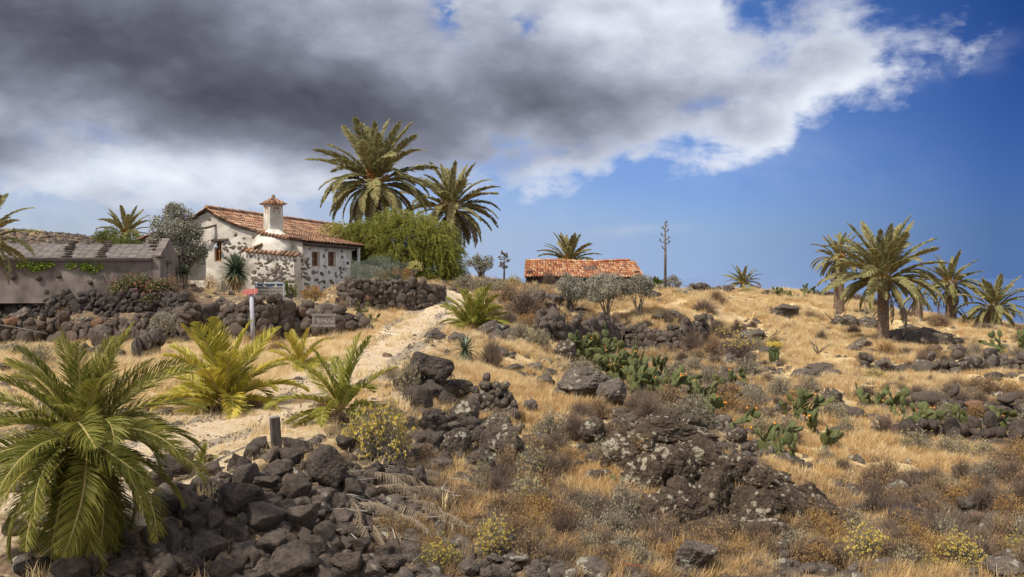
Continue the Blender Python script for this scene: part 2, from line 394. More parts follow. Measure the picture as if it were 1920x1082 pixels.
M['wallstone'] = rockmat('stones set in plaster', (.075, .062, .050), (.24, .195, .155), lichen=.4, lcol=(.42, .38, .32), dusty=(.30, .25, .20), scale=1.6)
M['outcrop'] = rockmat('lichen outcrop', (.022, .016, .012), (.115, .083, .056), lichen=.95, lcol=(.42, .36, .275), dusty=(.16, .12, .085), scale=1.25, bump=1.0)
M['rock_grey'] = rockmat('grey rock', (.042, .034, .028), (.145, .117, .093), lichen=.7, lcol=(.36, .34, .27), dusty=(.22, .17, .12), scale=1.0)
M['palm'] = leafmat('palm leaflets', (.052, .075, .014), (.27, .255, .048), (.34, .28, .05), .5, .38, None, .15)
M['palm_mid'] = leafmat('bright palm leaflets', (.095, .125, .022), (.34, .33, .06), (.42, .34, .06), .5, .38, None, .15)
M['palm_far'] = leafmat('grown palm leaflets', (.15, .152, .060), (.39, .355, .16), (.38, .31, .14), .6, .32, None, .12)
M['palm_yellow'] = leafmat('yellowing palm leaflets', (.20, .215, .032), (.54, .455, .068), (.62, .45, .055), .45, .3)
M['palm_dead'] = leafmat('dry palm leaflets', (.16, .115, .07), (.34, .27, .19), (.22, .15, .09), .8, .1)
M['palm_orange'] = leafmat('fruit stalks', (.42, .16, .03), (.60, .28, .06), None, .6, .1)
M['stalk'] = leafmat('frond stalk', (.30, .24, .08), (.42, .33, .12), (.4, .25, .08), .5, 0)
M['pepper'] = leafmat('pepper tree leaves', (.16, .18, .040), (.46, .44, .11), (.28, .28, .06), .5, .42)
M['olive'] = leafmat('olive leaves', (.21, .195, .14), (.46, .42, .32), (.24, .21, .15), .6, .15)
M['olive_grey'] = leafmat('silver grey leaves', (.17, .16, .115), (.38, .355, .265), (.3, .28, .2), .55, .15)
M['green'] = leafmat('green leaves', (.06, .085, .018), (.18, .20, .045), (.2, .2, .05), .5, .3)
M['oleander'] = leafmat('oleander leaves', (.075, .09, .035), (.23, .22, .09), (.2, .18, .08), .5, .25)
M['flower_red'] = leafmat('red blossoms', (.22, .055, .045), (.34, .10, .07), None, .6, .2)
M['flower_pink'] = leafmat('pink blossoms', (.62, .02, .08), (.7, .04, .12), None, .5, .2)
M['flower_yellow'] = leafmat('yellow blossoms', (.52, .38, .05), (.74, .58, .14), None, .6, .2)
M['flower_pale'] = leafmat('pale yellow flower heads', (.42, .36, .09), (.60, .52, .20), None, .7, .2)
M['ivy'] = leafmat('ivy leaves', (.10, .16, .015), (.28, .34, .05), None, .5, .3)
M['spike'] = leafmat('sword leaves', (.055, .085, .045), (.19, .22, .14), (.16, .19, .11), .4, .1)
M['agave'] = leafmat('blue agave leaves', (.15, .19, .15), (.30, .34, .28), None, .45, .05)
M['twig'] = leafmat('dry brown twigs', (.095, .065, .048), (.25, .185, .135), (.2, .13, .09), .85, .05)
M['greytwig'] = leafmat('grey twigs', (.13, .11, .088), (.31, .265, .21), (.2, .16, .12), .85, .05)
M['greygreen'] = leafmat('grey green leaves', (.17, .145, .10), (.35, .30, .205), (.36, .29, .18), .75, .1)
M['rusty'] = leafmat('rusty dry foliage', (.24, .125, .04), (.46, .29, .10), (.4, .22, .06), .8, .15)
M['straw'] = leafmat('pale straw', (.64, .50, .27), (.86, .70, .42), (.6, .40, .18), .75, .25)
M['straw_gold'] = leafmat('golden grass', (.52, .34, .14), (.82, .60, .30), (.5, .28, .1), .75, .3)
M['straw_brown'] = leafmat('brown dry grass', (.24, .15, .075), (.48, .32, .155), (.3, .18, .08), .8, .2)
M['pad'] = leafmat('cactus pad skin', (.040, .055, .021), (.118, .132, .052), (.15, .14, .05), .65, 0, (.17, .13, .075), .1)
M['fruit'] = leafmat('orange cactus fruit', (.62, .19, .02), (.75, .30, .04), None, .5, 0)
def simple(name, lo, hi, rough=.8, sc=6, bump=.3, spec=.25, vec='Object', stretch=(1, 1, 1), bd=.01, det=5):
    m, t, b = material(name, rough, spec)
    v = t.mapping(t.coords(vec), scale=stretch); n = t.noise(sc, det, .6, v, .3); n2 = t.noise(sc * 5, 3, .6, v)
    c = t.mix(t.mr(n, .32, .68), lo, hi)
    if bump: t.l.new(t.bump(t.math('ADD', n, t.math('MULTIPLY', n2, .4)), bump, bd), b.inputs['Normal'])
    t.l.new(c, b.inputs['Base Color']); return m
M['bark'] = simple('grey bark', (.09, .072, .055), (.22, .18, .14), .9, 8, .6, stretch=(1, 1, .25), bd=.03)
M['deadwood'] = simple('bleached branches', (.20, .17, .14), (.42, .37, .31), .85, 9, .4, stretch=(1, 1, .3))
M['log'] = simple('driftwood logs', (.075, .060, .048), (.20, .165, .13), .9, 6, .8, bd=.04)
M['cork'] = simple('old cactus trunk', (.11, .09, .07), (.23, .19, .15), .9, 12, .5)
M['plaster'] = simple('white lime plaster', (.40, .355, .29), (.71, .655, .56), .9, 1.1, .7, bd=.06, det=9)
M['plaster_side'] = simple('whitewash', (.54, .51, .46), (.76, .74, .69), .9, 2.0, .6, bd=.05, det=8)
M['plaster_mud'] = simple('grey brown render', (.115, .090, .076), (.245, .200, .172), .95, .9, .5, bd=.05, det=8)
M['wood_grey'] = simple('weathered wood', (.12, .105, .092), (.27, .24, .21), .85, 5, .5, stretch=(1, 6, 6))
M['wood_sign'] = simple('sign board wood', (.13, .105, .085), (.22, .19, .16), .85, 5, .5, stretch=(1, 6, 6))
M['wood_post'] = simple('dark post wood', (.045, .036, .03), (.13, .105, .085), .85, 7, .7, stretch=(5, 5, .5))
M['wood_orange'] = simple('stained window wood', (.30, .11, .03), (.42, .17, .05), .55, 5, .2)
M['lintel'] = simple('old beam', (.06, .045, .035), (.14, .11, .085), .85, 5, .5, stretch=(.4, 3, 3))
M['glass'] = simple('dark window glass', (.02, .022, .025), (.05, .055, .06), .12, 2, 0, .5)
M['curtain'] = simple('pale curtain', (.35, .34, .30), (.5, .48, .43), .9, 8, .2)
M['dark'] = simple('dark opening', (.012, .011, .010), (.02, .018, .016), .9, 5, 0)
M['metal'] = simple('galvanised metal', (.30, .33, .38), (.45, .48, .52), .45, 6, .1, .5)
M['metal_rust'] = simple('painted post', (.27, .27, .31), (.42, .41, .44), .6, 4, .2, .4)
M['blue'] = simple('faded blue paint', (.045, .085, .15), (.09, .14, .22), .6, 8, .2)
M['pink'] = simple('faded red arrow paint', (.42, .10, .09), (.60, .22, .19), .7, 9, .2)
M['white'] = simple('white paint', (.62, .62, .62), (.78, .78, .77), .6, 6, .1)
M['lettering'] = simple('pale painted letters', (.34, .32, .29), (.48, .45, .41), .9, 30, .1)
M['rope'] = simple('white rope', (.58, .54, .47), (.75, .7, .62), .8, 12, .2)
M['cable'] = simple('black cable', (.10, .095, .09), (.18, .17, .16), .6, 5, 0)
M['rustmetal'] = simple('rusty tin', (.13, .035, .018), (.22, .07, .035), .8, 9, .4)
M['wire'] = simple('fence wire', (.07, .09, .06), (.13, .15, .10), .5, 5, 0, .5)
M['roof_shed'] = None
def tilemat(name, cols, dark=(.05, .035, .028), dk=.3):
    m, t, b = material(name, .85, .2)
    r = t.attr('tint'); c = t.ramp(r, cols)
    v = t.coords(); n = t.noise(1.1, 6, .65, v); c = t.mix(t.math('MULTIPLY', t.mr(n, .45, .7), dk), c, dark)
    n2 = t.noise(9, 4, .6, v); c = t.mix(t.math('MULTIPLY', t.mr(n2, .5, .75), .5), c, (c0 := (.50, .33, .20)))
    t.l.new(c, b.inputs['Base Color']); t.l.new(t.bump(n2, .3, .01), b.inputs['Normal']); return m
M['tile'] = tilemat('clay roof tiles', [(0, (.12, .065, .042)), (.3, (.28, .138, .078)), (.6, (.38, .21, .125)), (.85, (.46, .31, .20)), (1, (.18, .10, .07))], dk=.6)
M['tile2'] = tilemat('old clay tiles', [(0, (.26, .085, .045)), (.3, (.44, .16, .07)), (.6, (.55, .28, .13)), (.85, (.66, .45, .27)), (1, (.30, .15, .10))], dk=.25)
M['slate'] = tilemat('grey roof sheets', [(0, (.16, .14, .13)), (.5, (.215, .19, .175)), (1, (.29, .26, .24))], dk=.3)
# ground
def groundmat():
    m, t, b = material('dry hillside', .95, .1)
    g = t.new('ShaderNodeNewGeometry'); v = g.outputs['Position']
    st = t.attr('straw'); br = t.attr('pale')
    n1 = t.noise(.55, 5, .6, v); n2 = t.noise(2.6, 6, .62, v, .5); n3 = t.noise(14, 5, .65, v); n4 = t.noise(60, 3, .6, v)
    soil = t.mix(t.mr(n3, .3, .7), (.10, .070, .045), (.28, .19, .12))
    soil = t.mix(t.math('MULTIPLY', t.mr(n4, .56, .7), .6), soil, (.44, .33, .22))
    straw = t.mix(t.mr(n3, .3, .7), (.52, .385, .195), (.76, .585, .325))
    straw = t.mix(t.mr(n4, .5, .75), straw, (.80, .64, .38))
    pale = t.mix(t.mr(n3, .25, .75), (.58, .445, .28), (.80, .65, .45))
    pale = t.mix(t.mr(n4, .55, .72), pale, (.45, .32, .18))
    k = t.mr(t.math('ADD', st, t.math('MULTIPLY', t.math('SUBTRACT', n2, .5), 2.3)), .30, .62)
    c = t.mix(k, soil, straw)
    kp = t.mr(t.math('ADD', br, t.math('MULTIPLY', t.math('SUBTRACT', n2, .5), .9)), .35, .65)
    c = t.mix(kp, c, pale)
    t.l.new(c, b.inputs['Base Color'])
    h = t.math('ADD', n3, t.math('MULTIPLY', n4, .5)); t.l.new(t.bump(h, .8, .06), b.inputs['Normal']); return m
M['ground'] = groundmat()
def trackmat():
    m, t, b = material('trodden straw track', .95, .1)
    g = t.new('ShaderNodeNewGeometry'); v = g.outputs['Position']; rut = t.attr('rut')
    n2 = t.noise(2.2, 6, .65, v, .5); n3 = t.noise(16, 5, .65, v); n4 = t.noise(70, 3, .6, v)
    gr = t.mix(t.mr(n4, .35, .65), (.16, .137, .125), (.36, .31, .275))
    sw = t.mix(t.mr(n3, .3, .7), (.50, .38, .25), (.78, .63, .44)); sw = t.mix(t.mr(n4, .56, .7), sw, (.42, .30, .18))
    k = t.mr(t.math('ADD', rut, t.math('MULTIPLY', t.math('SUBTRACT', n2, .5), 1.5)), .42, .66)
    c = t.mix(t.math('MULTIPLY', k, t.mr(n3, .25, .6)), sw, gr)
    t.l.new(c, b.inputs['Base Color']); t.l.new(t.bump(t.math('ADD', n3, n4), .8, .04), b.inputs['Normal']); return m
M['track'] = trackmat()
def seamat():
    m, t, b = material('distant sea', .22, .5)
    b.inputs['Base Color'].default_value = (.12, .19, .33, 1); return m  # lightened base colour stands in for haze over the water
M['sea'] = seamat()

# ---------------------------------------------------------------- ground, track, sea
# photo-located zones that say where straw grows thick, where it is bleached and where it is bare
STRAW = [(1500, 570, 190, 30, 1), (1330, 585, 120, 25, .8), (1600, 640, 180, 40, .7), (1780, 715, 220, 24, 1), (1700, 850, 150, 50, 1), (1520, 680, 80, 60, .8), (1800, 650, 160, 25, .6),
         (1010, 770, 110, 70, 1), (960, 670, 70, 50, .8), (1130, 920, 100, 60, .9), (1600, 790, 80, 50, .7), (1780, 860, 120, 60, 1), (1560, 860, 80, 60, .7), (1660, 990, 50, 40, .6), (1280, 590, 130, 25, 1),
         (1450, 780, 80, 60, .35), (880, 700, 60, 60, .6), (250, 720, 260, 50, .8), (500, 720, 300, 60, .8), (700, 620, 120, 60, .8), (150, 690, 160, 40, .6), (1000, 1000, 160, 60, .25), (1500, 1020, 200, 40, .3), (1440, 900, 60, 30, .6), (950, 860, 60, 40, .5), (1900, 600, 200, 30, .7)]
PALE = [(1300, 588, 120, 16, 1.1), (1200, 570, 80, 14, .7), (250, 645, 200, 9, 1), (420, 820, 160, 60, .5), (750, 610, 90, 40, .8), (620, 700, 90, 60, .8), (520, 790, 140, 50, .7), (330, 830, 90, 30, .8), (700, 650, 80, 40, .6), (300, 740, 120, 30, .4), (1000, 555, 30, 14, .5), (480, 660, 60, 15, .4)]
BARE = [(120, 452, 260, 14, 1.3), (1450, 960, 260, 70, .8), (600, 960, 300, 140, 1.2), (1000, 1050, 500, 60, .5), (1350, 740, 200, 60, .35), (100, 600, 400, 34, .8), (730, 560, 90, 30, .6), (1820, 790, 150, 40, .6), (1750, 970, 140, 50, .7), (960, 610, 70, 40, .35), (1250, 640, 100, 20, .5), (100, 900, 200, 150, .5)]
def zone(Zs, px, py):
    s = np.zeros(np.shape(px))
    for x, y, rx, ry, w in Zs: s = s + w * np.exp(-(((px - x) / rx) ** 2 + ((py - y) / ry) ** 2))
    return s
gpx = gu * F + 960; gpy = ROW
straw_a = np.clip(.32 + zone(STRAW, gpx, gpy) - zone(BARE, gpx, gpy), 0, 1)
pale_a = np.clip(.75 * np.exp(-(TD / 2.9) ** 4) + zone(PALE, gpx, gpy) - .5 * zone(BARE, gpx, gpy), 0, 1.1)
V = np.stack([gx, gy, Z], -1).reshape(-1, 3)
ii, jj = np.meshgrid(np.arange(NU - 1), np.arange(NY - 1), indexing='ij')
q = np.stack([ii * NY + jj, (ii + 1) * NY + jj, (ii + 1) * NY + jj + 1, ii * NY + jj + 1], -1).reshape(-1, 4)
# far skirt down to the sea
ext = []; base = len(V); rows = [(230, -50), (420, -200)]
Vs = [V]
for k, (y, z) in enumerate(rows):
    Vs.append(np.stack([UU * y, np.full(NU, y), np.full(NU, float(z)) + (UU < -.25) * 0], -1))
sk = []
for k in range(2):
    for i in range(NU - 1):
        a = (i * NY + NY - 1) if k == 0 else base + i; b2 = ((i + 1) * NY + NY - 1) if k == 0 else base + i + 1
        sk.append((a, b2, base + k * NU + i + 1, base + k * NU + i))
me = mesh('ground', np.concatenate(Vs), np.concatenate([q, np.array(sk)]), M['ground'], True)
for nm, arr in (('straw', straw_a), ('pale', pale_a)):
    a = me.attributes.new(nm, 'FLOAT', 'POINT'); full = np.concatenate([arr.reshape(-1), np.full(2 * NU, .4)]); a.data.foreach_set('value', full.astype(np.float32))
link('ground', me, kind='structure')
def smooth_track(n=150):
    seg = np.hypot(*np.diff(track, axis=0).T); s = np.concatenate([[0], np.cumsum(seg)]); t = np.linspace(0, s[-1], n)
    x = np.interp(t, s, track[:, 0]); y = np.interp(t, s, track[:, 1])
    for _ in range(12): x[1:-1] = (x[:-2] + x[2:] + 2 * x[1:-1]) / 4; y[1:-1] = (y[:-2] + y[2:] + 2 * y[1:-1]) / 4
    return x, y
def build_track():
    x, y = smooth_track(); n = len(x); tx = np.gradient(x); ty = np.gradient(y); L = np.hypot(tx, ty); nx, ny = -ty / L, tx / L
    m = 33; V = []; rut = []
    for i in range(n):
        for k in range(m):
            o = (k / (m - 1) - .5) * 5.4; X = x[i] + nx[i] * o; Y = y[i] + ny[i] * o
            edge = abs(k / (m - 1) - .5) * 2
            V.append((X, Y, H(X, Y) + .035 - .10 * max(0, edge - .85) / .15 - .02 * math.exp(-((abs(o) - .75) / .2) ** 2)))
            rut.append(math.exp(-((abs(o) - .78) / .34) ** 2) * 1.05 * (.75 + .5 * math.sin(i * .23 + k)) )
    Fq = [(i * m + k, (i + 1) * m + k, (i + 1) * m + k + 1, i * m + k + 1) for i in range(n - 1) for k in range(m - 1)]
    me = mesh('track', V, np.array(Fq), M['track'], True); a = me.attributes.new('rut', 'FLOAT', 'POINT'); a.data.foreach_set('value', np.array(rut, np.float32))
    o = link('track', me, kind='structure')
build_track()
me = mesh('sea', [(-90000, 350, -190), (90000, 350, -190), (90000, 150000, -190), (-90000, 150000, -190)], [(0, 1, 2, 3)], M['sea']); link('sea', me, kind='structure')

# ---------------------------------------------------------------- rocks
_ico = {}
def ico(l):
    if l not in _ico:
        bm = bmesh.new(); bmesh.ops.create_icosphere(bm, subdivisions=l, radius=1)
        _ico[l] = (np.array([v.co[:] for v in bm.verts]), np.array([[v.index for v in f.verts] for f in bm.faces])); bm.free()
    return _ico[l]
def rockmesh(lvl, seed, mat, planes=9, rough=.10, smooth=True, freq=1.6, sharp=.8, blocks=0, dmin=.62):
    v, f = ico(lvl); r = np.random.default_rng(seed)
    if planes:
        n = r.normal(size=(planes, 3)); n /= np.linalg.norm(n, axis=1)[:, None]; d = r.uniform(dmin, .62 + dmin * .6, planes)
        dots = v @ n.T; lim = np.where(dots > .05, d / np.maximum(dots, .05), 9)
        k = 14 * sharp; rad = -np.log(np.exp(-k * np.minimum(lim, 3)).sum(1) + np.exp(-k * 1.05)) / k
        v = v * rad[:, None]
    if blocks:
        q_ = v * 2.1 + fbm(v * 1.3, 2, seed)[:, None] * .5 + seed; rng_ = 0
        for fq_, am_ in ((1.0, .13), (2.3, .07), (5.0, .03)):
            c_ = q_ * fq_; ce = np.floor(c_); e_ = np.abs(c_ - ce - .5).max(1) * 2; hh_ = _hash(ce[:, 0].astype(np.int64), ce[:, 1].astype(np.int64), ce[:, 2].astype(np.int64), seed)
            rng_ = rng_ + am_ * blocks * ((hh_ - .5) * 2 - .9 * np.clip((e_ - .86) / .14, 0, 1))
        v = v * (1 + rng_)[:, None]
    nn = fbm(v * freq + seed * 7.1, 4, seed); v = v * (1 + rough * 1.3 * nn)[:, None]
    if lvl >= 4: v = v * (1 + rough * .5 * (np.abs(fbm(v * freq * 3 + seed, 4, seed + 3)) - .3))[:, None]
    if lvl >= 5: v = v * (1 + rough * .28 * fbm(v * freq * 9 + seed, 3, seed + 8))[:, None]
    ctr = (v.max(0) + v.min(0)) / 2; v = (v - ctr) / ((v.max(0) - v.min(0)) / 2)
    return mesh('rock', v, f, mat, smooth)
ROCKS = {}
def rocks(kind, mat, lvl, n, **kw):
    key = (kind, mat, lvl)
    if key not in ROCKS: ROCKS[key] = [rockmesh(lvl, 31 * i + len(ROCKS) * 7 + 3, M[mat], **kw) for i in range(n)]
    return ROCKS[key]
def roundstones(mat, lvl=3): return rocks('round', mat, lvl, 10, planes=9, rough=.11, sharp=1.5)
def boulders(mat, lvl=5): return rocks('boulder', mat, lvl, 7, planes=11, rough=.15, sharp=1.6)

class Wall:
    """dry stone wall whose stones are its parts (the largest 300), the rest joined as stuff"""
    def __init__(s, label, loc, name='dry_stone_wall', group=None, cat='stone wall'):
        s.root = thing(name, label, cat, loc, 0, group); s.loc = Vector(loc); s.st = []
    def stone(s, p, scl, rot, me): s.st.append((p, scl, rot, me))
    def done(s, cap=300):
        s.st.sort(key=lambda q: -q[1][0] * q[1][2] / max(q[0].y, 1) ** 2)
        for p, scl, rot, me in s.st[:cap]: link('stone', me, s.root, p - s.loc, rot, scl)
        rest = s.st[cap:]
        if rest:
            mb_v = []; mb_f = []; n = 0
            for p, scl, rot, me in rest:
                v = np.empty(len(me.vertices) * 3, np.float32); me.vertices.foreach_get('co', v); v = v.reshape(-1, 3) * np.array(scl)
                v = v @ np.array(Euler(rot).to_matrix()).T + np.array(p - s.loc)
                f = np.array([pl.vertices[:] for pl in me.polygons]); mb_v.append(v); mb_f.append(f + n); n += len(v)
            link('small_stones', mesh('small_stones', np.concatenate(mb_v), np.concatenate(mb_f), rest[0][3].materials[0], True), s.root, kind='stuff')
        return s.root
def lay_wall(label, path, size, mat='basalt_wall', big=0.0, lvl=3, depth=None, jitter=.45, core=True, group=None, cap=300, yoff=0.0, ragged=.35):
    """path: [(px, py_base, py_top)] along the wall foot; size: stone width in metres"""
    P = [G(a, b) for a, b, c in path]; top = [(HZ - c) / F * p.y for (a, b, c), p in zip(path, P)]
    for p in P: p.y += yoff
    w = Wall(label, P[0], group=group); rs = roundstones(mat, lvl)
    seg = [0]
    for a, b in zip(P, P[1:]): seg.append(seg[-1] + math.hypot(b.x - a.x, b.y - a.y))
    Lt = seg[-1]
    def ev(t):
        k = max(i for i in range(len(P)) if seg[i] <= t + 1e-6); k = min(k, len(P) - 2); g = (t - seg[k]) / max(seg[k + 1] - seg[k], 1e-6)
        p = P[k].lerp(P[k + 1], g); tp = top[k] * (1 - g) + top[k + 1] * g; d = (P[k + 1] - P[k]); return p, tp, math.atan2(d.y, d.x)
    zmin = min(p.z for p in P); t0 = 0; row = 0
    hmax = max(tp - p.z for tp, p in zip(top, P)); z = 0
    while z < hmax:
        rh = size * rnd.uniform(.62, .85) * (1.15 if z == 0 else 1); t = rnd.uniform(0, size) * .5
        while t < Lt:
            wd = size * rnd.choice((.55, .7, .85, 1, 1.2, 1.5)) * rnd.uniform(.85, 1.15)
            if rnd.random() < big: wd *= 1.7
            p, tp, an = ev(min(t + wd / 2, Lt)); zz = p.z + z
            lim = tp - rh * .35 + rnd.uniform(-1, 1) * rh * ragged
            if zz < lim:
                hgt = rh * (1.05 + .25 * rnd.random()) * (1.5 if wd > 1.55 * size else 1)
                n = Vector((math.sin(an), -math.cos(an), 0)); n = n if n.y < 0 else -n
                c = Vector((p.x, p.y, zz + rh * (.45 + rnd.uniform(-.3, .3)))) - n * (z * .16) + n * rnd.uniform(-1, 1) * size * jitter * .5
                w.stone(c, (wd * .58, (depth or size * .75) * rnd.uniform(.8, 1.2) * .6, hgt * .60 * rnd.uniform(.85, 1.2)), (rnd.uniform(-.35, .35), rnd.uniform(-.5, .5), an + rnd.uniform(-.4, .4) + rnd.choice((0, math.pi))), rnd.choice(rs))
            t += wd * .97
        z += rh * .92
    if core:
        V = []; Fq = []
        for i, (p, tp) in enumerate(zip(P, top)):
            k = min(i, len(P) - 2); d = P[k + 1] - P[k]; n = Vector((-d.y, d.x, 0)).normalized(); n = n if n.y > 0 else -n
            a = p + n * size * .35; b = Vector((p.x, p.y, max(tp - size * .55, p.z))) + n * (size * .35 + (tp - p.z) * .16); c = b + n * size * .6
            V += [a - w.loc + Vector((0, 0, -.2)), b - w.loc, c - w.loc, Vector((c.x, c.y, p.z - .2)) - w.loc]
        for i in range(len(P) - 1):
            for k in range(3): Fq.append((i * 4 + k, (i + 1) * 4 + k, (i + 1) * 4 + k + 1, i * 4 + k + 1))
        Fq += [(0, 1, 2, 3), tuple((len(P) - 1) * 4 + k for k in (3, 2, 1, 0))]
        link('rubble_core', mesh('rubble_core', V, Fq, M['basalt'], False), w.root)
    return w, cap
# ---------------------------------------------------------------- labels for scattered things
LAND = [('the leaning wooden post', 520, 815), ('the big corner palm', 165, 830), ('the yellowing palm', 420, 700), ('the track edge palm', 640, 740),
        ('the yellow flowering bush', 715, 820), ('the lichened outcrop', 1300, 900), ('the big cactus patch', 1165, 690), ('the small agave', 872, 655), ('the bushy track palm', 885, 580),
        ('the olive trees', 1130, 560), ('the thick trunked palm', 1653, 600), ('the tiled barn', 1095, 510), ('the wooden letter sign', 607, 598), ('the red arrow sign', 470, 560), ('the white cottage', 510, 480),
        ('the grey shed', 150, 490), ('the rusty tin shard', 1190, 1060), ('the black craggy boulder', 800, 695), ('the tumbled wall', 1800, 690), ('the cactus covered wall', 1800, 790),
        ('the green column succulent', 1450, 660), ('the skyline palm', 1392, 530), ('the rightmost palms', 1820, 570), ('the pale cut field', 1290, 590), ('the dead palm fronds', 770, 930),
        ('the flat slabs', 1740, 975), ('the small rubble wall', 930, 755), ('the moss grey rock', 1090, 720), ('the stone heap', 500, 960), ('the pepper tree', 770, 480)]
SC = []      # (object, kind words, px, py, adjective)
def scat(o, what, adj, px, py, cat, group): SC.append([o, what, adj, px, py, cat, group])
ORD = ['first', 'second', 'third', 'fourth', 'fifth', 'sixth', 'seventh', 'eighth', 'ninth', 'tenth', 'eleventh', 'twelfth', 'thirteenth', 'fourteenth', 'fifteenth', 'sixteenth', 'seventeenth', 'eighteenth', 'nineteenth', 'twentieth', 'last']
def finish_labels():
    from collections import defaultdict
    D_ = defaultdict(list)
    for e in SC:
        o, what, adj, px, py, cat, group = e
        best = min(LAND, key=lambda l: math.hypot((l[1] - px), (l[2] - py) * 1.5)); ddx, ddy = px - best[1], py - best[2]
        if abs(ddx) > abs(ddy) * 1.2: rel = 'left of' if ddx < 0 else 'right of'
        else: rel = 'uphill of' if ddy < 0 else 'downhill of'
        if best[0] == 'the lichened outcrop' and ddy < 0 and abs(ddx) < 110: rel = 'on top of'
        D_[(f'{adj} {what}', rel, best[0])].append(e)
    for (w, rel, lm), es in D_.items():
        es.sort(key=lambda e: e[3])
        for k, e in enumerate(es):
            if len(es) == 1: lab = f'{w} {rel} {lm}'
            else: lab = (f'{ORD[min(k, 20)]} from left of the {w}s {rel} {lm}').replace('bushs', 'bushes').replace('grasss', 'grasses').replace('cactuss', 'cacti')
            tag(e[0], lab, e[5], e[6])
def rock_at(px, py, w, h, mat='basalt', lvl=4, what='boulder', adj=None, sink=.15, depth=1.0, rz=None, tilt=0.0, sharp=None, group='boulders on the slope', label=None, parent=None, yofs=0):
    """rock whose silhouette centre is seen near (px,py), w x h photo pixels"""
    g = G(px, py + h * .5 * (1 - sink)); s = g.y / F; W_, H_ = w * s / 2, h * s / 2
    c = Vector((g.x, g.y + W_ * depth * .35 + yofs, g.z + H_ * (1 - sink * 1.2)))
    c.x = (px - 960) / F * c.y
    me = rnd.choice(boulders(mat, lvl)) if sharp is None else sharp
    rz = rnd.choice((0, math.pi)) + rnd.uniform(-.25, .25) if rz is None else rz
    o = link('rock' if what != 'boulder' else 'boulder', me, parent, c if parent is None else c - parent.location, (rnd.uniform(-.15, .15), tilt + rnd.uniform(-.08, .08), rz), (W_, W_ * depth, H_))
    if parent is None:
        if label: tag(o, label, what, group)
        else: scat(o, what, adj or ('big dark' if w > 60 else 'dark'), px, py, what, group)
    return o
# ================================================================ the white cottage
AN = R(-12); EX = Vector((math.cos(AN), math.sin(AN), 0)); EY = Vector((-math.sin(AN), math.cos(AN), 0))
HC = Vector(((567 - 960) / F * 46, 46, -1.25))
house = thing('cottage', 'white stone cottage with terracotta tile roof and tall chimney beside the palms', 'house', HC, AN)
def on_gable(px, py, y0=0.0):
    r = Vector(((px - 960) / F, 1, (HZ - py) / F)); t = (y0 + HC.dot(EY)) / r.dot(EY); p = r * t - HC
    return p.dot(EX), y0, p.z
def on_side(px, py, x0=0.0):
    r = Vector(((px - 960) / F, 1, (HZ - py) / F)); t = (x0 + HC.dot(EX)) / r.dot(EX); p = r * t - HC
    return x0, p.dot(EY), p.z
prof = [on_gable(*q) for q in ((567, 452), (490, 436), (455, 427), (418, 412), (390, 394), (369, 409))]
PX = [p[0] for p in prof]; PZ = [p[2] for p in prof]
PX[0] = 0.0
PX.append(PX[4] - 3.3); PZ.append(PZ[4] - 1.35)
def roofz(x): return float(np.interp(x, PX[::-1], PZ[::-1]))
def wallgrid(us, vs, openings, plane, thick, topf=None, name='wall', mat=None):
    """outer face at offset 0 with openings cut, reveals of depth thick; plane(u, v, d) -> local point"""
    us = sorted(set(us + [o[0] for o in openings] + [o[1] for o in openings])); vs = sorted(set(vs + [o[2] for o in openings] + [o[3] for o in openings]))
    V = []; Fq = []; idx = {}
    def vid(u, v, d):
        k = (round(u, 4), round(v, 4), d)
        if k not in idx: idx[k] = len(V); V.append(plane(u, v, d))
        return idx[k]
    for a, b in zip(us, us[1:]):
        for c, d in zip(vs, vs[1:]):
            mu, mv = (a + b) / 2, (c + d) / 2
            if any(o[0] < mu < o[1] and o[2] < mv < o[3] for o in openings): continue
            if topf:
                ta, tb = topf(a), topf(b)
                if c >= ta and c >= tb: continue
                q = [vid(a, c, 0), vid(b, c, 0), vid(b, min(d, max(tb, c)), 0), vid(a, min(d, max(ta, c)), 0)]
            else: q = [vid(a, c, 0), vid(b, c, 0), vid(b, d, 0), vid(a, d, 0)]
            qq = []
            for i in q:
                if i not in qq: qq.append(i)
            if len(qq) > 2: Fq.append(tuple(qq))
    for o in openings:
        e = [(o[0], o[2]), (o[1], o[2]), (o[1], o[3]), (o[0], o[3])]
        for (a, b), (c, d) in zip(e, e[1:] + e[:1]): Fq.append((vid(a, b, 0), vid(c, d, 0), vid(c, d, thick), vid(a, b, thick)))
    return link(name, mesh(name, V, Fq, mat), house)
def fr(a, b, n): return [a + (b - a) * i / n for i in range(n + 1)]
# gable wall (local y = 0 plane, u = x)
ww = on_gable(402, 490); w2 = on_gable(415, 452)
gwin = [ww[0], w2[0], ww[2] , w2[2]]
xl = PX[-1]
wallgrid(fr(xl, 0, 30), fr(-.6, 5.0, 24), [tuple(gwin)], lambda u, v, d: (u, d, v), .35, lambda u: roofz(u) - .02, 'gable_wall', M['plaster'])
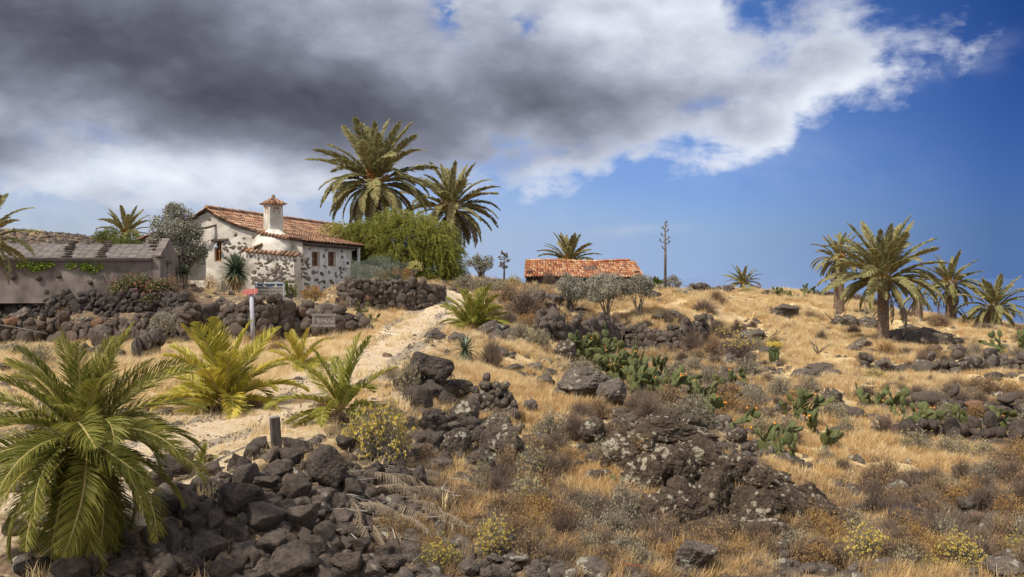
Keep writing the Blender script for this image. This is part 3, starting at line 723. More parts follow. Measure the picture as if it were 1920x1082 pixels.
# long side wall (local x = 0 plane, u = y)
SL = 6.25; ez = PZ[0] - .05
sw = []
for px in (592.5, 622.5):
    a = on_side(px - 7.2, 499.5); b = on_side(px + 7.2, 472.5); sw.append((a[1], b[1], a[2], b[2]))
wallgrid(fr(0, SL, 12), fr(-.6, ez, 6), sw, lambda u, v, d: (-d, u, v), .30, None, 'side_wall', M['plaster_side'])
b = MB(); b.box((-1.4 - (0), SL - .1, ez / 2 - .3), (2.8 - .02, .2, ez + .5)); b.box((-2.3, SL + 5, ez / 2 - .3), (.25, 10, ez + .5)); b.build('inner_wall', M['plaster_side'], house)
b = MB(); b.box((xl + .15, 8.2, 1.0), (.3, 16.3, 3.4)); b.box((xl / 2, 16.4, 1.0), (-xl, .3, 3.4)); b.build('back_wall', M['plaster'], house)
# windows
def window(o, plane, label=None):
    u0, u1, v0, v1 = o; w = MB(); t = .055
    def bx(mb, a, b_, c, d, d0, d1):
        P = [plane(u, v, dd) for u in (a, b_) for v in (c, d) for dd in (d0, d1)]; P = np.array(P); mb.box(P.mean(0), P.max(0) - P.min(0))
    bx(w, u0, u0 + t, v0, v1, .12, .20); bx(w, u1 - t, u1, v0, v1, .12, .20); bx(w, u0 + t, u1 - t, v1 - t, v1, .12, .20); bx(w, u0 + t, u1 - t, v0, v0 + t, .12, .20)
    um = (u0 + u1) / 2
    bx(w, um - t * .35, um + t * .35, v0 + t, v1 - t, .13, .19); bx(w, u0 + t, um - t * .36, (v0 + v1) / 2 - .015, (v0 + v1) / 2 + .015, .135, .18); bx(w, um + t * .36, u1 - t, (v0 + v1) / 2 - .015, (v0 + v1) / 2 + .015, .135, .18)
    f = w.build('window', M['wood_orange'], house)
    for a, c in ((u0 + t, um), (um, u1 - t)):
        g = MB(); bx(g, a + .01, c - .01, v0 + t, v1 - t, .165, .17); g.build('pane', M['glass'], f)
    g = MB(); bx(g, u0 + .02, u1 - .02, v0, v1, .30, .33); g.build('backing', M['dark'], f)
    return f
for o in sw: window(o, lambda u, v, d: (-d, u, v))
gw = window(tuple(gwin), lambda u, v, d: (u, d, v))
gx0, gx1, gz0, gz1 = gwin
b = MB(); b.box(((gx0 + gx1) / 2 + .12, -.02, gz1 + .05), (gx1 - gx0 + .5, .16, .09), rot=(0, -.06, 0)); b.build('lintel', M['lintel'], house)
b = MB(); b.tube([(gx0 + .2, -.22, gz1 - .12), (gx0 + .2, -.22, gz1 - .30)], [.03, .11], 8); b.tube([(gx0 + .2, -.22, gz1 - .12), (gx0 + .2, .0, gz1 - .06)], .015, 5); b.tube([(gx0 + .2, -.22, gz1 - .31), (gx0 + .2, -.22, gz1 - .36)], [.06, .04], 8); b.build('wall_lamp', M['metal'], house)
# tiled roof: barrel tiles as real half pipes on the stepped profile
def barrel_roof(line, y0, y1, pitch, course, rad, tintf=None, flip=False):
    """line: [(x,z)] from eave to ridge, columns spread along y; returns mesh data"""
    S = [0]
    for p, q_ in zip(line, line[1:]): S.append(S[-1] + math.hypot(q_[0] - p[0], q_[1] - p[1]))
    n = int(S[-1] / course); V = []; Fq = []; Tn = []
    cols = int((y1 - y0) / pitch)
    for c in range(cols + 1):
        y = y0 + c * pitch; ctint = rnd.random()
        for k in range(n + 1):
            s0 = k * course; s1 = min(s0 + course * 1.18, S[-1]); t = min(1, max(0, .55 * rnd.random() + .45 * ctint * rnd.random() + .2 * rnd.random()))
            if rnd.random() < .12: t = 1.0
            if rnd.random() < .10: t = 0.0
            jy = rnd.uniform(-.012, .012); jz = rnd.uniform(0, .012)
            for half in (0, 1):      # 0 cover tile (convex), 1 channel between
                yy = y + (pitch / 2 if half else 0) + jy; base_ = len(V); m = 5 if not half else 3
                for s_, lift, rr in ((s0, .034, rad * 1.06), (s1, .0, rad * .9)):
                    x = np.interp(s_, S, [p[0] for p in line]); z = np.interp(s_, S, [p[1] for p in line])
                    for a in range(m):
                        an = math.pi * a / (m - 1)
                        if not half: V.append((x, yy - math.cos(an) * rr, z + lift + jz + math.sin(an) * rr * .75 + .02))
                        else: V.append((x, yy - math.cos(an) * rr * .8, z + lift - math.sin(an) * rr * .35 + .03))
                        Tn.append(t)
                for a in range(m - 1): Fq.append((base_ + a, base_ + a + 1, base_ + m + a + 1, base_ + m + a))
                if not half: Fq.append(tuple(base_ + a for a in range(m)))
    return V, Fq, Tn
lineR = [(.38, PZ[0] - .10)] + [(x, z) for x, z in zip(PX[:5], PZ[:5])]
lineR = [(x, z + .05) for x, z in lineR]
V_, F_, T_ = barrel_roof(lineR, -.16, 16.6, .21, .38, .085)
link('roof', mesh('roof', V_, F_, M['tile'], True, T_), house, kind='stuff')
lineL = [(PX[6] - .3, PZ[6] - .07), (PX[5], PZ[5] + .05), (PX[4], PZ[4] + .05)]
V_, F_, T_ = barrel_roof(lineL, -.16, 16.6, .21, .38, .085)
link('back_roof', mesh('back_roof', V_, F_, M['tile'], True, T_), house, kind='stuff')
# roof deck under the tiles
ln = [(.30, PZ[0] - .10)] + list(zip(PX[:5], PZ[:5])) + [(PX[6] - .2, PZ[6] - .05)]
V_ = []; Fq = []
for x, z in ln: V_ += [(x, -.10, z + .03), (x, 16.5, z + .03), (x, 16.5, z - .06), (x, -.10, z - .06)]
for i in range(len(ln) - 1):
    for k in range(4): Fq.append((i * 4 + k, i * 4 + (k + 1) % 4, (i + 1) * 4 + (k + 1) % 4, (i + 1) * 4 + k))
Fq += [(0, 1, 2, 3), tuple((len(ln) - 1) * 4 + k for k in (3, 2, 1, 0))]
link('roof_deck', mesh('roof_deck', V_, Fq, M['lintel']), house)
for k in range(42):
    b = MB()
    y = -.1 + k * .4; b.tube([(PX[4] + rnd.uniform(-.01, .01), y, PZ[4] + .13), (PX[4], y + .46, PZ[4] + .10)], [.12, .10], 8, t=rnd.random())
    if k == 0: b0 = MB(); 
    b0.v += b.v; b0.f += [tuple(i + b0.n for i in f) for f in b.f]; b0.t += b.t; b0.n += b.n
b0.build('ridge_tiles', M['tile'], house, True)
for k in range(16):            # rafter ends under the long eave
    y = .12 + k * .40; b = MB(); b.box((.10, y, PZ[0] - .16), (.5, .09, .10), rot=(0, .2, 0)); b.build('rafter', M['lintel'], house)
b = MB()
for k in range(7): b.tube([(0.02 - k * .62, -.13, roofz(-k * .62) + .08), (-.66 - k * .62, -.13, roofz(-.66 - k * .62) + .07)], .085, 7, t=rnd.random())
b.build('verge_tiles', M['tile'], house, True)
# chimney
cp = on_gable(508, 438, .1)
ch = link('chimney', None, house, (cp[0], .35, cp[2])); 
cw = .70; top_h = 1.37
b = MB(); b.box((0, 0, top_h / 2 - .25), (cw, cw, top_h + .5), top=.93); cb = b.build('shaft', M['plaster'], ch)
ch.rotation_euler = (0, 0, R(40) - AN)
for k in range(4):
    b = MB(); a = k * math.pi / 2; off = cw * .466
    for sx in (0,):
        b.box((math.sin(a) * (off - .028), -math.cos(a) * (off - .028), top_h - .30), (.27 if k % 2 == 0 else .06, .06 if k % 2 == 0 else .25, .28))
    b.build('vent', M['dark'], ch)
    b = MB(); s_ = .25
    for e in (-1, 1):
        b.box((math.sin(a) * (off + .0) + math.cos(a) * e * .12, -math.cos(a) * (off + .0) + math.sin(a) * e * .12, top_h - .30), (.03, .03, .29))
    b.box((math.sin(a) * off, -math.cos(a) * off, top_h - .155), (.25 if k % 2 == 0 else .03, .03 if k % 2 == 0 else .25, .03)); b.build('vent_frame', M['wood_orange'], ch)
b = MB(); 
b.add([(-.42, -.42, top_h), (.42, -.42, top_h), (.42, .42, top_h), (-.42, .42, top_h), (0, 0, top_h + .28), (-.42, -.42, top_h - .03), (.42, -.42, top_h - .03), (.42, .42, top_h - .03), (-.42, .42, top_h - .03)],
      [(0, 1, 4), (1, 2, 4), (2, 3, 4), (3, 0, 4), (5, 8, 7, 6), (0, 5, 6, 1), (1, 6, 7, 2), (2, 7, 8, 3), (3, 8, 5, 0)]); b.build('cap', M['tile'], ch)
for side in range(4):
    for k in range(6):
        a = side * math.pi / 2; o = -.43 + k * .172; top = Vector((0, 0, top_h + .36)) ; e = Vector((o, -.45, top_h + .02)); t = 1 - abs(o) / .5
        inner = Vector((o, -.5 + .5 * t * .92, top_h + .02 + .29 * t))
        if t < .12: inner = Vector((o, -.40, top_h + .08))
        m = Matrix.Rotation(a, 3, 'Z'); b = MB(); b.tube([m @ e, m @ inner], [.058, .045], 7, t=rnd.random() * .8); b.build('cap_tile', M['tile'], ch, True)
b = MB(); b.tube([(0, 0, top_h + .3), (0, 0, top_h + .46)], [.11, .06], 8, t=1.0); b.build('finial', M['tile'], ch)
# bread oven built against the gable: bulging breast and a lower stone faced body
ov0 = on_gable(462, 470, -.75)[0]; ov1 = on_gable(552, 478, -.75)[0]; oz0 = on_gable(462, 470, -.75)[2]; oz1 = on_gable(552, 479, -.75)[2]
def body(name, x0, x1, y0, zb, zt0, zt1, mat, y1=.0, seed=0):
    nx, nz = 22, 14; V = []; Fq = []
    for i in range(nx + 1):
        for k in range(nz + 1):
            a = i / nx; x = x0 + (x1 - x0) * a; zt = zt0 + (zt1 - zt0) * a; z = zb + (zt - zb) * k / nz
            V.append((x, y0 + .03 * float(vnoise(np.array([x * 3, z * 3, seed]))), z))
    for i in range(nx):
        for k in range(nz): a = i * (nz + 1) + k; Fq.append((a, a + nz + 1, a + nz + 2, a + 1))
    n = len(V); V += [(x0, y1, zb), (x0, y1, zt0), (x1, y1, zb), (x1, y1, zt1)]
    Fq += [tuple([n, n + 1] + [k for k in range(nz, -1, -1)]), tuple([n + 3, n + 2] + [nx * (nz + 1) + k for k in range(nz + 1)])]
    Fq += [tuple([n + 1, n + 3] + [i * (nz + 1) + nz for i in range(nx, -1, -1)])]
    return link(name, mesh(name, V, Fq, mat, False), house)
body('oven_body', ov0, ov1, -.75, -.7, oz0 - .05, oz1 - .05, M['plaster'])
v, f = ico(4); ob = on_gable(508, 470, -.2)
v2 = v * np.array([1.02, .62, 1.05]) * (1 + .05 * fbm(v * 3, 3, 4))[:, None]; v2 = v2[:, :] + np.array([ob[0], -.05, ob[2] - .05])
link('oven_dome', mesh('oven_dome', v2, f, M['plaster'], True), house)
for k in range(13):
    a = k / 12; x = ov0 - .12 + (ov1 - ov0 + .24) * a; z = oz0 + (oz1 - oz0) * a + .02; b = MB()
    b.tube([(x, -.93, z - .03), (x + rnd.uniform(-.02, .02), -.45, z + .10)], [.085, .07], 7, t=rnd.random()); b.build('coping_tile', M['tile'], house, True)
b = MB(); b.tube([(ov0 + .35, -.7, oz0 + .12), (ov0 + .75, -.65, oz0 + .30)], [.09, .07], 7, t=.1); b.build('loose_tile', M['tile'], house, True)
for k in range(9):            # tiles flashing the roof edge over the breast
    a = k / 8; px = 488 + 52 * a; py = 437 + 10 * a; p = on_gable(px, py, -.35); b = MB()
    b.tube([(p[0], -.55, p[2] + .0), (p[0], -.05, p[2] + .10)], [.08, .07], 7, t=rnd.random()); b.build('flashing_tile', M['tile'], house, True)
# stones set in the plaster
RSW = rocks('flat', 'wallstone', 3, 10, planes=7, rough=.16, sharp=1.8)
def gstone(px, py, w, h, y0=0.0):
    if ov0 - .1 < on_gable(px, py, -.75)[0] < ov1 + .05 and py > 474: y0 = -.75
    p = on_gable(px, py, y0); s = 46.5 / F
    if p[2] > roofz(min(p[0], 0)) - .12: return
    link('stone', rnd.choice(RSW), house, p, (rnd.uniform(-.2, .2), rnd.uniform(-.3, .3), rnd.uniform(-.3, .3)), (w * s / 2 * 1.5, .035, h * s / 2 * 1.35))
def sstone(px, py, w, h):
    p = on_side(px, py); k = 46 / F / .29
    link('stone', rnd.choice(RSW), house, (p[0], p[1], p[2]), (rnd.uniform(-.3, .3), 0, 0), (.045, w * (p[1] * .978 + 46) / F * 1.9, h * 47 / F / 2 * 1.15))
Z2 = lambda q: (340 + q[0] / 4.328, 350 + q[1] / 4.328)
for x, y, w, h in ((225, 267, 6, 4), (435, 388, 6, 6), (508, 418, 5, 3), (587, 408, 6, 5), (605, 378, 6, 5), (338, 270, 5, 5), (343, 463, 5, 4), (388, 462, 6, 5), (424, 492, 8, 6), (468, 497, 7, 5), (355, 505, 9, 4), (522, 490, 6, 6), (845, 520, 7, 6), (715, 597, 8, 6), (628, 588, 5, 5), (570, 565, 5, 4), (630, 615, 8, 4), (648, 635, 7, 4),
                   (690, 652, 6, 4), (745, 683, 12, 7), (645, 712, 9, 8), (695, 708, 8, 5), (755, 717, 7, 5), (808, 692, 7, 7), (778, 660, 8, 6), (825, 600, 8, 4), (868, 622, 6, 4), (900, 640, 4, 7), (957, 633, 12, 8), (880, 708, 6, 6), (800, 725, 8, 5), (598, 748, 12, 9), (685, 742, 17, 5), (648, 782, 10, 7), (738, 780, 15, 9), (805, 772, 8, 8), (755, 750, 7, 5), (700, 765, 9, 5), (595, 690, 8, 6), (845, 775, 7, 6), (950, 700, 10, 7), (985, 590, 12, 9), (975, 552, 10, 5), (1000, 628, 0, 0), (960, 735, 9, 5), (920, 560, 6, 4), (655, 760, 8, 4), (620, 660, 6, 3), (850, 700, 6, 4), (900, 765, 9, 4), (590, 780, 8, 5), (770, 740, 6, 4), (830, 745, 7, 4), (960, 670, 8, 5), (920, 600, 6, 4), (860, 655, 5, 4)):
    if w: gstone(*Z2((x, y)), w, h)
for x, y, w, h in ((1175, 517, 3, 4), (1156, 563, 3, 8), (1040, 505, 2, 4), (1300, 525, 3, 4), (1304, 572, 3, 6), (1163, 645, 4, 4), (1070, 695, 5, 8), (1140, 708, 5, 7), (1199, 697, 3, 8), (1250, 703, 3, 5), (1288, 662, 4, 8), (1158, 772, 4, 7), (1222, 772, 6, 8), (1095, 755, 6, 5), (1028, 745, 6, 8), (1005, 590, 7, 8), (1020, 628, 7, 4), (1000, 668, 6, 5), (1005, 703, 7, 5), (1003, 735, 6, 6), (1297, 695, 4, 4), (1300, 735, 4, 4), (1262, 730, 2, 5)):
    sstone(*Z2((x, y)), w, h)
for k in range(46):
    x_, y_ = rnd.uniform(478, 556), rnd.uniform(492, 556)
    if 493 < x_ < 532 and y_ > 540: continue
    gstone(x_, y_, rnd.uniform(3, 8), rnd.uniform(2.5, 4.5))
for k in range(16): gstone(rnd.uniform(415, 460), rnd.uniform(452, 490), rnd.uniform(3, 6), rnd.uniform(2, 4))
for k in range(14): sstone(rnd.uniform(569, 580), rnd.uniform(480, 560), rnd.uniform(3, 6), rnd.uniform(3, 5))
for k in range(14): sstone(rnd.uniform(584, 648), rnd.uniform(505, 548), rnd.uniform(2, 4), rnd.uniform(3, 5))
# wooden spout, meter box, veranda posts, plinth
b = MB(); p = on_gable(380, 432, 0); q = on_gable(405, 422, 0); b.tube([(p[0] - .1, -.55, p[2]), (p[0] + .45, -.3, p[2] + .12), (q[0], .02, q[2])], [.07, .06, .05], 6); b.build('spout', M['lintel'], house)
p = on_side(646, 500); b = MB(); b.box((.09, p[1], p[2] + .12), (.16, .5, .36)); b.build('meter_box', M['white'], house); b = MB(); b.box((.176, p[1], p[2] + .18), (.01, .3, .14)); b.build('meter_window', M['dark'], house)
b = MB(); b.box((.25, SL + .35, ez / 2 - .4), (.12, .12, ez + .7)); b.build('post', M['white'], house)
b = MB(); b.box((.25, SL + 4.5, ez / 2 - .4), (.12, .12, ez + .7)); b.build('post', M['white'], house)
b = MB(); b.tube([(.05, 3.9, -.5), (.05, 4.15, 1.1)], .02, 5); b.build('pipe', M['metal'], house)
for k in range(4):
    b = MB(); b.box((-.35, SL + 1.2, .55 + k * .22), (.03, 1.9, .14)); b.build('shutter_slat', M['blue'], house)
b = MB(); b.box((.45, 3.3, -.32), (.8, 2.6, .30)); b.build('step', M['plaster_mud'], house)
b = MB(); b.box((-1.5, 3, 1.25), (.02, .02, .02)); 
# low white garden wall left of the cottage
p = at(333, 510, 45.5); q = at(372, 505, 46)
gwall = thing('garden_wall', 'low white plastered garden wall stub left of the cottage behind the grey tree', 'wall', p)
b = MB(); d = q - p; b.box(d / 2 + Vector((0, 0, .05)), (d.length + .6, .3, 1.0), rot=(0, 0, math.atan2(d.y, d.x))); b.build('masonry', M['plaster'], gwall)
b = MB(); b.box(d / 2 + Vector((0, 0, .58)), (d.length + .7, .4, .07), rot=(0, 0, math.atan2(d.y, d.x))); b.build('coping', M['plaster_side'], gwall)

# ================================================================ the grey shed
sA = Vector((-13.96, 38.6, -.58)); san = math.atan2(.19, .98)
shed = thing('shed', 'low grey rendered shed with a stone weighted roof on the left edge', 'shed', sA, san)
SLn, SD = 12.0, 4.9
eh = (HZ - 486) / F * 38.4 + .58; rh = (HZ - 459) / F * 41.0 + .58
def sbox(name, c, d, mat, **kw): b = MB(); b.box(c, d, **kw); return b.build(name, mat, shed)
n1 = 40; V_ = []; Fq = []
for i in range(n1 + 1):
    for k in range(9):
        x = -SLn * i / n1; z = -.4 + (eh + .4) * k / 8; V_.append((x, .05 * float(vnoise(np.array([x * 1.3, z * 2, 3.3]))) - .02, z))
for i in range(n1):
    for k in range(8): a = i * 9 + k; Fq.append((a, a + 1, a + 10, a + 9))
link('front_wall', mesh('front_wall', V_, Fq, M['plaster_mud'], True), shed)
sbox('back_wall', (-SLn / 2, SD, eh / 2 - .2), (SLn, .3, eh + .4), M['plaster_mud'])
# gable end with parapet: thin prism
gt = .32
pts_ = [(-.05, -.5), (-.05, eh + .16), (SD * .5, rh + .27), (SD + .05, eh + .12), (SD + .05, -.5)]
V_ = [(x0, y, z) for x0 in (.02, gt) for y, z in pts_]
Fq = [(0, 1, 2, 3, 4), (9, 8, 7, 6, 5)] + [(i, (i + 1) % 5 + 0, (i + 1) % 5 + 5, i + 5) for i in range(5)]
link('gable_end', mesh('gable_end', V_, Fq, M['plaster_mud']), shed)
b = MB(); b.box((gt + .03, 2.0, .55), (.06, .85, 1.1)); dr = b.build('door', M['wood_grey'], shed)
b = MB(); b.box((gt + .075, 2.3, .6), (.03, .04, .12)); b.build('handle', M['rustmetal'], dr)
sbox('door_lintel', (gt + .03, 2.0, 1.18), (.08, 1.2, .12), M['lintel'])
# roof covering of overlapping grey sheets laid in a grid
V_ = []; Fq = []; Tn = []
rows_, pw = 13, .31
for sl_ in (0, 1):
    ln_ = math.hypot(SD / 2 + .12, rh - eh); 
    for i in range(int(SLn / pw) + 1):
        for k in range(rows_):
            x0 = -i * pw + .0; y0 = (-.12 + (SD / 2 + .12) * k / rows_); y1 = -.12 + (SD / 2 + .12) * (k + 1.12) / rows_
            z0 = eh + (rh - eh) * k / rows_ + .05 + rnd.uniform(0, .012); z1 = eh + (rh - eh) * min(1, (k + 1.12) / rows_) + .025
            if sl_: y0, y1 = SD - y0, SD - y1
            b_ = len(V_); t = min(1, max(0, rnd.gauss(.5, .22))); g_ = .008
            V_ += [(x0 - g_, y0, z0), (x0 - pw + g_, y0, z0), (x0 - pw + g_, y1, z1), (x0 - g_, y1, z1), (x0 - g_, y0, z0 - .03), (x0 - pw + g_, y0, z0 - .03)]; Tn += [t] * 6
            Fq += [(b_, b_ + 1, b_ + 2, b_ + 3), (b_ + 4, b_ + 5, b_ + 1, b_)]
link('roof_sheets', mesh('roof_sheets', V_, Fq, M['slate'], False, Tn), shed, kind='stuff')
V_ = [(0, -.1, eh), (-SLn, -.1, eh), (-SLn, SD / 2, rh), (0, SD / 2, rh), (0, SD + .1, eh), (-SLn, SD + .1, eh)]
link('roof_board', mesh('roof_board', [(x, y, z - .01) for x, y, z in V_] + [(x, y, z - .08) for x, y, z in V_], [(0, 1, 2, 3), (3, 2, 5, 4), (6, 9, 8, 7), (9, 10, 11, 8), (0, 6, 7, 1), (4, 5, 11, 10)], M['wood_grey']), shed)
sbox('eave_edge', (-SLn / 2, -.16, eh + .02), (SLn, .06, .07), M['lintel'])
RB = roundstones('basalt', 2)
for px0, px1, n in ((112, 148, 7), (172, 210, 8), (276, 290, 5), (0, 20, 3)):
    for k in range(n):
        a = k / (n - 1); y = -.02 + (SD / 2 + .05) * a; z = eh + (rh - eh) * a + .10
        # choose x so the row leans as in the photo
        Yw = 38.3 + y; xw = ((px0 + (px1 - px0) * a) - 960) / F * (sA.y + y * math.cos(san) - 1.2); lx = (xw - sA.x) / math.cos(san)
        link('roof_stone', rnd.choice(RB), shed, (lx + rnd.uniform(-.05, .05), y, z), (0, 0, rnd.uniform(-.6, .6)), (.15 + .08 * rnd.random(), .10, .055))
for px, py in ((38, 520), (81, 522), (117, 518), (170, 530)):
    r_ = at(px, py, 38.2); lx = (r_.x - sA.x) / math.cos(san); link('stone', rnd.choice(RB), shed, (lx, -.03, r_.z - sA.z), (0, .3, 0), (.13, .08, .10))

# ================================================================ tiled barn on the rise
bY = 75.0; bl = at(985, 518, bY); br_ = at(1203, 515, bY)
barn = thing('barn', 'long stone barn under a mottled red clay tile roof behind the olive trees', 'barn', (bl.x, bY, bl.z))
BL = br_.x - bl.x; brh = (HZ - 491) / F * (bY + 2.9) - bl.z; 
V_, F_, T_ = [], [], []
def barn_pt(a, s):   # a along the length 0..1, s 0..1 up the slope
    sk_ = .35 * s; x0 = .15 - sk_ * 0 + .0; return a
eave = [(-.3, -.06), (3.0, brh)]
V0, F0, T0 = barrel_roof([(-.35, -.10), (2.9, brh)], 0, BL, .213, .42, .088)
# the builder lays columns along y and slopes along x: turn it, and cut the left verge slightly askew
Vb = np.array(V0); V_ = np.stack([Vb[:, 1] * (1 - .045 * np.clip(Vb[:, 0] / 2.9, 0, 1)) + .10 * np.clip(Vb[:, 0] / 2.9, 0, 1), Vb[:, 0], Vb[:, 2] + .05 * np.sin(Vb[:, 1] * .8)], -1)
link('roof', mesh('roof', V_, [tuple(reversed(f)) for f in F0], M['tile2'], True, T0), barn, kind='stuff')
V_ = [(0, 2.9, brh), (BL, 2.9, brh), (BL, 6.0, .0), (0, 6.0, .0)]; link('back_roof', mesh('back_roof', V_ + [(x, y, z - .1) for x, y, z in V_], [(0, 1, 2, 3), (7, 6, 5, 4), (0, 4, 5, 1), (2, 6, 7, 3)], M['tile2'], False, [.3] * 8), barn)
b = MB()
for k in range(int(BL / .42)): b.tube([(.05 + k * .42 * .97, 2.9, brh + .10 + .05 * math.sin(k * .4)), (.05 + (k + 1.1) * .42 * .97, 2.9, brh + .08 + .05 * math.sin(k * .4 + .4))], .10, 7, t=rnd.random())
b.build('ridge_tiles', M['tile2'], barn, True)
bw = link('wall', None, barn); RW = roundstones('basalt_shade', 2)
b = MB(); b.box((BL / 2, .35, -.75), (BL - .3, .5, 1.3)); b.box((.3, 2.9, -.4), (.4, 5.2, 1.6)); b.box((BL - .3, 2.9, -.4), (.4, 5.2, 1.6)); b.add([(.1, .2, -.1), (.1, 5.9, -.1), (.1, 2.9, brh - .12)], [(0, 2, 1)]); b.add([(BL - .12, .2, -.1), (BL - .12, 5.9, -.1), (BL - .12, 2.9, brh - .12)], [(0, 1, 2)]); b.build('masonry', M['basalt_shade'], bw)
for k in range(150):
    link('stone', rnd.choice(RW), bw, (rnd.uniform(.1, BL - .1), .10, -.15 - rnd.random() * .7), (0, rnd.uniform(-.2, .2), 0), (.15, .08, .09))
hp = at(1106, 503, bY + 1.4); b = MB(); b.box((hp.x - bl.x, 1.5, hp.z - bl.z - .02), (.95, .8, .14), rot=(R(20), 0, 0)); b.build('roof_hatch', M['lintel'], barn)

# ================================================================ walls
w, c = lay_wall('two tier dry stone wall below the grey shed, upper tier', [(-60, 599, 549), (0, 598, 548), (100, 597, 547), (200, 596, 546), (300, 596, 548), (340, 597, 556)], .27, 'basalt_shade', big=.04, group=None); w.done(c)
w, c = lay_wall('long low dry stone wall along the straw path on the left, lower tier', [(-60, 640, 598), (0, 640, 597), (100, 641, 598), (200, 641, 600), (300, 640, 596), (345, 640, 580)], .34, 'basalt_wall', big=.08); w.done(c)
w, c = lay_wall('dry stone garden wall behind the red arrow sign, under the yucca', [(345, 640, 577), (400, 640, 572), (450, 638, 571), (500, 637, 566), (560, 634, 572), (625, 632, 580), (668, 628, 590), (690, 624, 600)], .36, 'basalt_wall', big=.10); w.done(c)
w, c = lay_wall('curved dry stone terrace wall with orange stained stones under the pepper tree', [(628, 580, 531), (660, 583, 529), (720, 586, 528), (770, 583, 529), (815, 572, 533), (832, 562, 545)], .30, 'basalt_wall', big=.08); w.done(c)
w, c = lay_wall('dry stone wall edging the pale cut field behind the cactus patch', [(1010, 622, 598), (1040, 635, 606), (1100, 642, 609), (1160, 646, 609), (1210, 652, 611), (1250, 655, 612), (1290, 655, 604), (1325, 648, 592)], .42, 'basalt_wall', big=.15, ragged=.8); w.done(c)
w, c = lay_wall('long low tumbled stone wall across the straw right of the thick trunked palm', [(1618, 700, 680), (1680, 704, 676), (1740, 705, 675), (1800, 703, 671), (1870, 700, 672), (1960, 700, 672)], .42, 'rock_grey', big=.2, ragged=1.0); w.done(c)
w, c = lay_wall('upper dry stone wall behind the cactus row at the right edge', [(1700, 768, 742), (1760, 772, 738), (1830, 782, 742), (1900, 795, 750), (1990, 800, 758)], .36, 'basalt_wall', big=.15, ragged=.7); w.done(c)
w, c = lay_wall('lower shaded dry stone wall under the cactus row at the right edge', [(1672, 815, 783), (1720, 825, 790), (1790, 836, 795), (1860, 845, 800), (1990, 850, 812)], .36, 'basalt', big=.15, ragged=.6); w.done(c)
w, c = lay_wall('dark stone wall on the skyline left of the small distant palm', [(1288, 552, 541), (1330, 551, 538), (1372, 550, 540)], .5, 'rock_grey', big=.1, ragged=.8, core=False); w.done(c)
w, c = lay_wall('low row of rocks beside the straw path behind the big green palm', [(150, 672, 650), (200, 676, 648), (255, 674, 646), (290, 668, 652)], .45, 'rock_grey', big=.3, ragged=1.0, core=False); w.done(c)
w, c = lay_wall('small rubble wall of stacked stones right of the black boulder', [(876, 778, 730), (905, 780, 716), (935, 782, 722), (962, 790, 745)], .20, 'basalt_wall', big=.1, lvl=3, ragged=.5); w.done(c)
w, c = lay_wall('steep rubble bank of small dark stones right of the bushy palm', [(1000, 630, 600), (1025, 640, 590), (1050, 645, 605)], .36, 'basalt_wall', ragged=1.0); w.done(c)

# foreground stone heap: one dry stone retaining wall, every stone a part
heap = thing('stone_heap', 'collapsed dry stone wall of rounded dark stones below the wooden post', 'stone wall', G(520, 960))
HEAP = [(453, 872, 50, 34), (470, 850, 40, 32), (483, 836, 42, 30), (506, 858, 30, 34), (559, 838, 58, 32), (547, 860, 50, 38), (516, 885, 62, 32), (400, 883, 34, 34), (420, 897, 34, 22), (462, 897, 52, 50), (498, 911, 46, 34), (559, 919, 54, 50), (455, 941, 86, 62), (603, 938, 38, 40), (633, 941, 30, 30), (659, 922, 46, 46),
        (503, 979, 74, 58), (567, 981, 60, 64), (400, 979, 44, 32), (361, 991, 44, 46), (440, 1004, 56, 52), (394, 1035, 64, 52), (508, 1025, 68, 52), (450, 1032, 34, 26), (464, 1049, 56, 38), (587, 1030, 54, 44), (547, 1060, 98, 74), (609, 1008, 40, 46), (653, 1060, 62, 48), (319, 1019, 54, 74), (347, 1060, 64, 44), (675, 1032, 44, 40), (334, 880, 62, 50), (356, 947, 34, 50), (386, 958, 38, 28),
        (300, 900, 50, 40), (310, 950, 60, 50), (290, 985, 60, 50), (262, 1030, 70, 56), (300, 1065, 70, 40), (230, 1075, 70, 40), (420, 1070, 56, 40), (610, 1085, 50, 40), (700, 1078, 50, 40), (530, 830, 30, 20), (575, 880, 30, 26), (430, 925, 30, 24), (540, 950, 40, 30), (640, 975, 44, 32), (660, 1000, 40, 34), (380, 915, 30, 26), (345, 920, 34, 28), (484, 1090, 50, 30), (180, 1060, 60, 50), (130, 1080, 70, 50), (60, 1070, 60, 40), (720, 1040, 40, 34), (690, 985, 34, 28), (620, 905, 30, 24), (585, 955, 34, 26)]
for k, (px, py, w_, h_) in enumerate(HEAP):
    g = G(px, py + h_ * .42); s = g.y / F; c_ = Vector((g.x, g.y + w_ * s * .2, g.z + h_ * s * .42)); c_.x = (px - 960) / F * c_.y
    big_ = w_ > 40
    if px < 296 and py < 1050: continue
    link('stone', rnd.choice(rocks('heap', 'basalt_wall' if k % 5 == 3 else 'basalt', 5 if big_ else 4, 12, planes=11, rough=.055, sharp=2.4, dmin=.46)), heap, c_ - heap.location, (rnd.uniform(-.2, .2), rnd.uniform(-.2, .2), rnd.choice((0, math.pi)) + rnd.uniform(-.4, .4)), (w_ * s * .53, w_ * s * .46, h_ * s * .54))
